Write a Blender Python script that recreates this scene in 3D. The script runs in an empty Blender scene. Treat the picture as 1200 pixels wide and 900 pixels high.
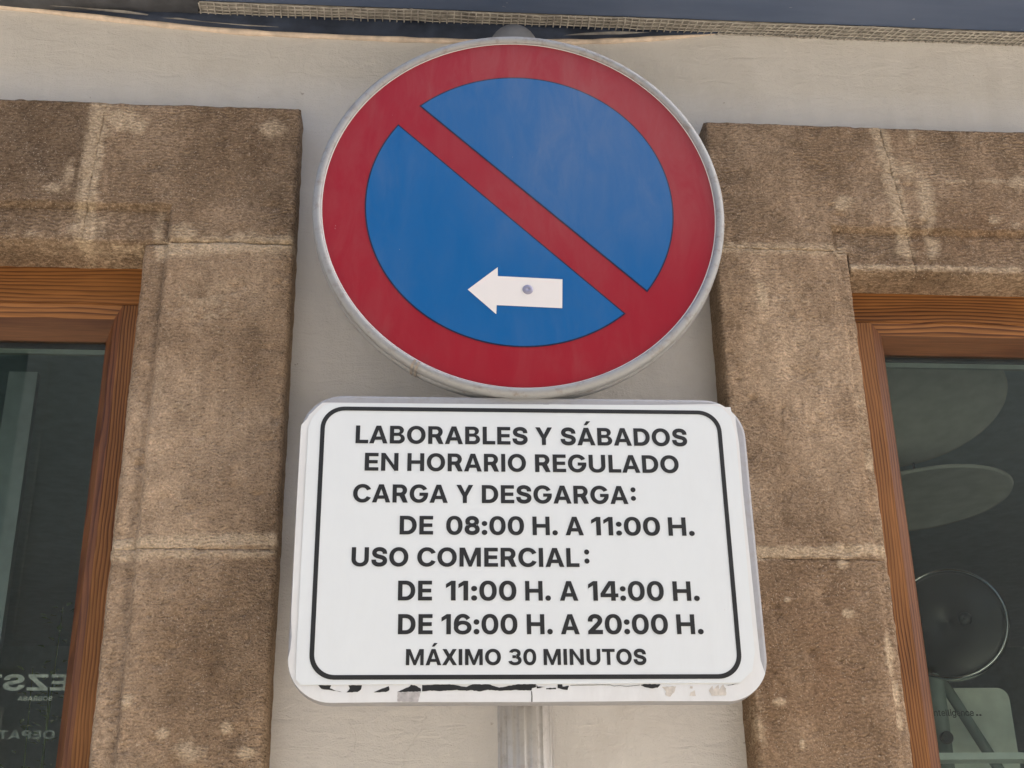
import bpy, bmesh, math, random, json
import numpy as np
from mathutils import Matrix, Vector, geometry

R = math.radians
random.seed(7)
rng = np.random.default_rng(11)
scene = bpy.context.scene
COL = scene.collection

# ------------------------------------------------------------------ camera
cam_data = bpy.data.cameras.new("camera")
cam_data.sensor_fit = 'HORIZONTAL'
cam_data.sensor_width = 36.0
cam_data.lens = 45.509
cam_data.clip_start = 0.02
cam_data.clip_end = 3000
cam = bpy.data.objects.new("camera", cam_data)
COL.objects.link(cam)
cam.matrix_world = (Matrix.Translation((0, -1.637, 1.6)) @ Matrix.Rotation(R(-4.6543), 4, 'Z')
                    @ Matrix.Rotation(R(90 + 22.85), 4, 'X') @ Matrix.Rotation(R(-0.874), 4, 'Z'))
scene.camera = cam

# ------------------------------------------------------------------ light
SUN_EL, SUN_AZ = 50.0, 84.0            # azimuth measured from +y (behind the building) towards +x
world = bpy.data.worlds.new("World")
scene.world = world
world.use_nodes = True
wn = world.node_tree
wn.nodes.clear()
sky = wn.nodes.new('ShaderNodeTexSky')
sky.sky_type = 'NISHITA'
sky.sun_disc = False
sky.sun_elevation = R(SUN_EL)
sky.sun_rotation = R(SUN_AZ)
sky.air_density = 0.8
sky.dust_density = 5.0
sky.ozone_density = 0.6
bg = wn.nodes.new('ShaderNodeBackground')
bg.inputs['Strength'].default_value = 0.12
wo = wn.nodes.new('ShaderNodeOutputWorld')
wn.links.new(sky.outputs[0], bg.inputs[0])
wn.links.new(bg.outputs[0], wo.inputs[0])

sun_data = bpy.data.lights.new("sun", 'SUN')
sun_data.energy = 3.5
sun_data.angle = R(0.5)
sun_data.color = (1.0, 0.93, 0.83)
sun = bpy.data.objects.new("sun", sun_data)
COL.objects.link(sun)
d = Vector((math.sin(R(SUN_AZ)) * math.cos(R(SUN_EL)), math.cos(R(SUN_AZ)) * math.cos(R(SUN_EL)), math.sin(R(SUN_EL))))
sun.rotation_euler = (-d).to_track_quat('-Z', 'Y').to_euler()
sun.location = (0, 4, 14)

vs = scene.view_settings
vs.view_transform = 'Standard'
vs.look = 'None'
vs.gamma = 1.0
vs.exposure = 1.78
vs.use_curve_mapping = False

scene.cycles.max_bounces = 10
scene.cycles.diffuse_bounces = 6
scene.cycles.glossy_bounces = 5
scene.cycles.transparent_max_bounces = 12
scene.cycles.use_denoising = True

# ------------------------------------------------------------------ data
GLYPH = json.loads('{".":[188,[[95,-4,83,-3,73,1,63,9,55,18,51,29,50,41,51,53,55,64,63,73,73,81,83,85,95,87,107,85,118,81,128,73,135,64,140,53,141,41,140,29,135,18,128,9,118,1,107,-3]]],"0":[453,[[227,-7,191,-3,158,7,130,24,105,48,85,77,69,113,57,155,50,202,48,254,50,306,57,353,69,395,85,431,106,461,130,484,159,502,191,512,227,516,262,512,295,502,323,484,348,461,368,431,384,395,396,353,403,306,405,254,403,202,396,155,384,113,368,77,348,48,323,24,295,7,263,-3],[227,50,250,52,271,60,290,74,306,92,320,116,330,144,338,176,342,213,344,254,342,295,338,332,330,365,320,393,306,416,290,435,271,449,250,457,227,460,203,457,182,449,163,435,147,416,134,393,123,365,115,332,111,295,109,254,111,213,115,176,123,144,134,116,147,92,163,74,182,60,203,52]]],"1":[453,[[76,0,76,55,391,55,391,0],[276,509,276,0,212,0,212,448,209,448,86,358,86,427,198,509]]],"2":[453,[[64,0,64,47,282,282,294,298,303,312,311,327,316,341,319,356,320,371,319,389,315,405,308,419,298,431,287,441,273,449,258,455,241,458,224,460,205,458,188,454,172,447,159,438,148,427,139,413,132,398,128,381,127,362,66,362,68,391,75,418,86,442,102,464,121,482,143,496,168,507,196,513,225,516,254,513,281,507,306,497,328,482,346,465,361,445,372,423,379,398,381,372,380,354,377,336,371,318,363,299,351,280,336,259,267,180,153,60,153,57,389,57,389,0]]],"3":[453,[[218,-7,188,-5,159,1,133,10,108,22,88,38,70,57,57,79,48,104,44,132,109,132,112,115,118,100,126,87,137,76,150,66,165,59,182,54,200,51,219,50,239,51,258,55,275,61,291,69,304,80,315,93,323,108,328,125,329,145,328,163,323,180,316,196,306,211,292,223,275,234,254,241,229,246,201,248,157,248,157,299,288,448,288,452,70,452,70,509,372,509,372,461,211,278,211,289,247,290,279,286,308,276,333,262,354,244,371,222,383,198,391,173,393,145,390,116,383,90,370,66,354,45,333,27,309,12,281,2,251,-5]]],"4":[453,[[40,105,40,158,247,509,311,509,109,166,109,163,413,163,413,105],[282,0,282,318,343,318,343,0]]],"6":[453,[[226,-7,196,-4,168,3,142,15,119,31,100,51,84,74,73,101,66,130,64,162,65,187,71,212,80,239,93,268,112,302,252,509,322,509,151,261,145,261,157,279,165,288,174,295,184,302,196,307,208,311,221,313,235,314,265,312,291,305,316,295,337,280,355,262,370,240,380,215,387,187,389,157,387,127,379,98,368,73,352,50,333,30,310,14,284,3,257,-4],[226,48,245,50,263,55,279,63,293,73,304,86,314,101,322,119,326,137,327,157,326,178,322,196,314,213,304,228,293,241,279,251,263,259,245,264,226,265,207,264,190,259,174,252,160,241,148,229,138,214,131,197,126,179,125,158,126,138,131,119,138,102,148,86,160,73,174,63,190,55,207,50]]],"8":[453,[[226,-7,193,-5,163,1,136,11,111,25,91,42,74,62,62,84,54,109,52,135,53,156,58,176,65,195,75,212,87,228,101,241,117,252,134,260,153,265,129,276,109,289,93,308,80,330,73,354,70,380,73,405,79,429,90,450,106,469,124,485,146,498,170,508,197,514,226,516,255,514,282,508,306,498,328,485,346,469,361,450,373,429,379,405,382,380,379,354,372,330,359,308,343,289,323,276,300,267,319,260,335,252,351,241,365,228,377,212,387,195,395,176,399,156,401,135,398,109,391,84,378,62,362,42,341,25,317,11,289,1,259,-5],[226,49,248,50,267,54,285,60,300,69,313,79,323,91,331,106,335,121,337,139,335,157,330,173,322,189,312,202,298,213,283,223,265,230,247,234,226,235,206,234,187,230,169,223,154,213,140,202,130,189,122,173,117,157,115,139,117,121,121,106,129,91,139,79,152,69,167,60,185,54,205,50],[226,290,244,291,260,294,274,300,287,308,298,318,307,330,314,344,318,359,319,376,318,392,314,407,308,420,299,432,288,442,275,449,260,455,244,459,226,460,208,459,192,455,177,449,164,442,153,432,145,420,138,407,134,392,133,376,134,359,138,344,145,330,154,318,165,308,178,300,193,294,209,291]]],":":[188,[[95,-4,83,-3,73,1,63,9,55,18,51,29,50,41,51,53,55,64,63,73,73,81,83,85,95,87,107,85,118,81,128,73,135,64,140,53,141,41,140,29,135,18,128,9,118,1,107,-3],[95,271,83,272,73,277,63,284,55,294,51,304,50,316,51,328,55,339,63,349,73,356,83,360,95,362,107,360,118,356,128,349,135,339,140,328,141,316,140,304,135,294,128,284,118,277,107,272]]],"A":[480,[[16,0,201,509,276,509,463,0,395,0,232,478,245,478,85,0],[110,142,110,199,370,199,370,142]]],"B":[456,[[60,0,60,509,241,509,274,507,304,501,329,491,350,477,367,461,381,442,390,421,396,398,398,374,397,353,393,336,387,320,378,307,368,295,356,286,343,278,329,272,315,267,315,262,331,260,347,254,363,245,378,234,391,220,402,203,411,184,416,161,418,136,416,111,410,88,400,67,386,48,368,31,344,18,317,8,284,2,247,0],[125,57,245,57,281,60,309,67,330,80,344,96,353,115,355,137,354,153,350,169,342,184,333,197,320,209,306,218,289,225,269,229,248,231,125,231],[125,285,238,285,256,287,273,290,288,296,302,304,314,314,323,326,330,340,335,355,336,372,333,393,326,412,313,429,294,442,270,449,240,452,125,452]]],"C":[510,[[267,-7,225,-3,186,7,150,25,119,49,92,79,70,115,53,157,44,203,40,254,44,305,53,352,70,393,92,429,119,459,150,484,186,501,225,512,267,516,293,514,317,511,340,504,362,496,383,485,402,471,419,456,435,438,448,418,459,397,467,373,473,348,408,348,404,365,397,380,389,395,380,407,369,418,357,428,344,437,330,444,315,449,300,453,284,455,267,456,237,453,209,445,184,432,161,414,141,391,125,364,113,332,106,295,103,254,106,213,113,177,125,145,141,117,161,94,184,76,210,63,237,56,267,53,284,54,300,56,315,60,330,65,344,72,357,81,369,90,380,102,389,114,397,128,404,144,408,160,473,160,467,135,459,112,448,91,435,71,420,53,402,38,383,24,363,13,341,5,317,-2,293,-6]]],"D":[502,[[219,0,96,0,96,57,215,57,254,60,288,68,318,81,343,99,363,122,379,149,390,181,397,216,399,255,397,294,390,329,379,361,364,388,344,410,320,428,291,441,258,449,221,452,93,452,93,509,225,509,273,505,315,495,353,478,369,467,385,455,399,441,412,426,423,409,433,391,449,351,458,306,462,255,458,205,449,159,433,119,423,100,411,83,398,68,384,54,368,42,351,31,312,14,268,3],[125,509,125,0,60,0,60,509]]],"E":[419,[[60,0,60,509,372,509,372,452,125,452,125,286,355,286,355,229,125,229,125,57,375,57,375,0]]],"G":[520,[[269,-7,225,-3,185,7,149,25,118,49,91,79,69,116,53,157,43,203,40,254,43,305,53,352,69,393,91,429,117,459,149,484,184,501,223,512,265,516,291,514,316,510,340,504,363,494,384,483,403,469,421,453,436,436,449,416,460,395,468,373,474,349,408,349,402,365,395,379,387,393,378,406,368,417,356,427,344,436,330,443,300,453,283,455,265,456,236,453,209,445,183,432,160,414,141,392,125,364,113,332,106,295,103,254,106,213,113,177,125,145,141,117,161,95,184,76,210,63,238,56,269,53,296,55,322,61,345,71,365,85,382,102,396,123,407,147,413,173,415,202,434,199,283,199,283,256,478,256,478,200,475,160,466,124,451,91,431,62,406,38,377,19,344,5,308,-4]]],"H":[517,[[60,0,60,509,125,509,125,289,392,289,392,509,457,509,457,0,392,0,392,232,125,232,125,0]]],"I":[300,[[31,0,31,57,118,57,118,452,31,452,31,509,269,509,269,452,183,452,183,57,269,57,269,0]]],"L":[393,[[60,0,60,509,125,509,125,57,361,57,361,0]]],"M":[628,[[60,0,60,509,152,509,322,49,307,49,352,187,476,509,568,509,568,0,504,0,507,457,513,457,498,409,456,291,342,0,286,0,112,457,119,457,122,0]]],"N":[523,[[60,0,60,509,136,509,363,151,388,107,414,55,405,54,401,108,399,157,399,509,463,509,463,0,387,0,108,452,119,454,125,0]]],"O":[533,[[267,-7,225,-3,186,7,150,25,119,49,92,79,70,115,53,157,44,203,40,254,44,305,53,352,70,393,92,429,119,459,150,484,186,501,225,512,267,516,309,512,348,501,384,484,415,459,442,429,464,393,480,352,490,305,493,254,490,203,480,157,464,115,442,79,415,49,384,25,348,7,309,-3],[267,53,296,55,324,63,349,76,372,94,392,116,408,144,420,176,428,213,430,254,428,295,420,332,408,365,392,392,372,415,349,433,324,446,296,453,267,456,237,453,210,445,184,433,161,415,142,392,125,364,113,332,106,295,103,254,106,213,113,176,125,144,142,117,161,94,184,76,210,63,237,55]]],"P":[445,[[60,0,60,509,235,509,272,506,305,499,332,487,356,471,375,452,390,430,400,404,407,377,409,348,407,318,400,291,390,265,375,243,356,223,332,207,305,195,272,188,235,186,109,186,109,242,233,242,257,244,279,248,297,256,312,266,324,279,333,294,339,310,343,328,344,348,343,367,339,385,333,402,324,416,312,428,297,439,279,446,257,451,232,452,125,452,125,0]]],"R":[449,[[60,0,60,509,236,509,273,506,305,500,333,489,356,473,376,455,390,433,401,408,407,381,409,352,407,323,401,296,390,271,376,250,356,232,333,217,305,206,273,200,236,198,96,198,96,255,234,255,258,256,280,260,298,267,313,276,325,287,334,300,340,316,344,333,345,352,344,371,340,389,334,405,325,419,313,430,298,440,279,446,258,451,233,452,125,452,125,0],[353,0,230,229,303,229,428,0]]],"S":[447,[[224,-9,188,-7,156,-1,128,9,102,23,81,40,64,60,51,83,42,109,38,137,104,137,108,118,114,102,123,88,136,76,150,66,166,59,185,53,204,50,224,49,246,50,267,54,286,60,303,69,317,79,329,92,338,106,344,122,346,139,344,154,340,168,332,179,322,189,310,197,296,205,245,222,184,239,145,253,112,269,86,289,76,301,67,313,60,326,56,341,53,356,52,372,54,400,62,425,75,448,92,468,113,484,138,498,165,508,195,514,227,516,259,514,289,508,316,498,340,484,360,468,377,449,390,427,398,403,401,378,337,378,332,402,320,421,302,437,280,449,254,456,225,459,204,457,185,454,167,448,152,440,139,430,129,418,121,405,117,391,115,376,117,359,122,345,131,334,142,324,155,315,169,308,212,293,264,279,312,264,344,248,359,238,372,226,384,213,395,198,402,180,407,161,408,139,406,112,399,87,386,64,370,43,349,25,323,11,294,0,261,-7]]],"T":[449,[[32,452,32,509,417,509,417,452,257,452,257,0,193,0,193,452]]],"U":[517,[[259,-8,220,-6,186,2,154,15,126,33,103,55,85,80,71,108,63,140,60,173,60,509,124,509,124,178,126,155,132,133,141,113,153,95,169,80,187,68,208,59,232,53,259,52,285,53,309,59,331,68,349,80,364,95,377,113,385,133,391,155,393,178,393,509,457,509,457,173,454,140,446,108,433,80,414,55,391,33,363,15,332,2,297,-6]]],"X":[474,[[18,0,217,284,217,236,29,509,104,509,204,361,223,329,243,292,232,292,252,329,374,509,446,509,259,239,259,287,456,0,382,0,268,165,250,195,230,231,244,231,225,196,182,129,91,0]]],"Y":[472,[[203,0,203,208,16,509,91,509,222,292,250,230,224,230,251,293,280,344,381,509,455,509,268,208,268,0]]],"Z":[438,[[42,0,42,46,306,431,341,476,348,454,285,452,40,452,40,509,397,509,397,462,97,33,90,54,152,57,399,57,399,0]]],"c":[396,[[207,-8,174,-5,144,3,117,16,93,35,72,58,56,85,44,116,37,150,34,187,37,225,44,260,56,291,72,318,93,341,117,360,144,374,174,382,207,384,226,384,243,381,260,377,276,371,291,364,305,356,318,346,330,335,340,322,349,308,356,293,362,277,303,262,290,289,270,311,242,325,207,330,184,328,163,321,145,310,130,296,118,278,108,258,102,236,98,212,96,187,98,163,102,139,108,117,118,97,130,80,145,66,163,55,184,49,207,46,243,52,271,66,292,89,304,117,363,102,357,86,350,70,341,56,331,43,319,32,306,21,292,12,277,5,261,-1,244,-5,226,-7]]],"e":[404,[[212,-8,177,-5,145,3,117,16,92,35,72,58,56,85,44,116,37,150,34,187,36,224,44,258,55,290,71,317,91,340,115,359,142,373,172,382,205,384,226,383,246,380,266,374,285,366,303,355,319,341,334,324,347,305,357,282,365,256,370,227,371,194,371,169,75,169,75,221,338,221,310,202,308,226,304,248,298,269,288,286,277,301,263,314,246,323,227,328,205,330,183,328,164,323,146,313,131,301,119,286,109,270,102,251,97,231,96,211,96,178,98,151,102,127,110,106,121,88,135,73,151,61,169,53,190,48,212,46,227,47,241,49,254,53,265,58,276,65,285,73,294,82,300,93,306,105,365,91,358,72,348,55,335,39,320,26,302,14,283,4,261,-3,237,-7]]],"g":[425,[[207,-151,180,-149,156,-146,134,-140,114,-132,97,-122,82,-110,70,-97,59,-84,51,-69,101,-41,122,-66,131,-74,142,-82,154,-88,169,-93,187,-96,207,-97,236,-95,261,-87,282,-75,291,-67,298,-58,304,-47,308,-34,311,-21,311,68,306,68,287,41,277,32,266,23,252,16,236,10,217,6,195,5,165,7,138,14,113,27,90,43,71,65,55,90,43,120,36,154,34,191,36,229,43,263,55,293,71,320,90,342,112,361,138,374,166,382,196,384,218,383,237,379,253,373,267,365,279,356,288,346,308,319,313,319,313,379,372,379,372,-9,370,-40,363,-67,350,-90,334,-109,314,-124,291,-136,265,-144,237,-149],[205,59,227,61,246,66,264,75,278,87,290,103,300,121,307,142,311,166,312,193,311,219,307,242,300,264,291,283,279,299,264,312,247,322,227,328,205,330,182,328,163,322,145,312,130,298,118,282,109,262,102,241,98,218,96,193,98,167,102,144,109,123,118,104,131,88,145,76,163,66,183,61]]],"i":[167,[[53,0,53,379,114,379,114,0],[84,443,73,444,63,448,54,455,47,463,43,472,41,483,43,494,47,504,54,512,63,518,73,522,84,524,95,522,105,518,114,512,121,504,125,494,126,483,125,472,121,463,114,455,105,448,95,444]]],"l":[189,[[139,-2,112,0,91,8,74,20,62,37,55,59,53,84,53,509,114,509,114,83,117,71,120,62,126,57,135,53,146,52,170,54,181,3,162,-1]]],"n":[410,[[114,227,114,0,53,0,53,379,112,379,112,287,102,287,116,319,132,344,152,362,175,374,200,382,227,384,252,383,275,377,295,369,313,356,328,340,341,321,350,298,355,271,357,240,357,0,296,0,296,235,293,263,286,286,273,304,256,318,235,326,210,329,192,328,176,324,161,317,147,308,136,297,126,283,119,266,115,248]]],"t":[227,[[204,379,204,327,6,327,6,379],[65,471,126,471,126,98,127,83,130,70,136,61,144,55,156,51,170,50,185,51,202,54,213,2,192,-3,168,-4,138,-1,113,7,92,21,77,41,68,64,65,93]]]}')
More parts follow.
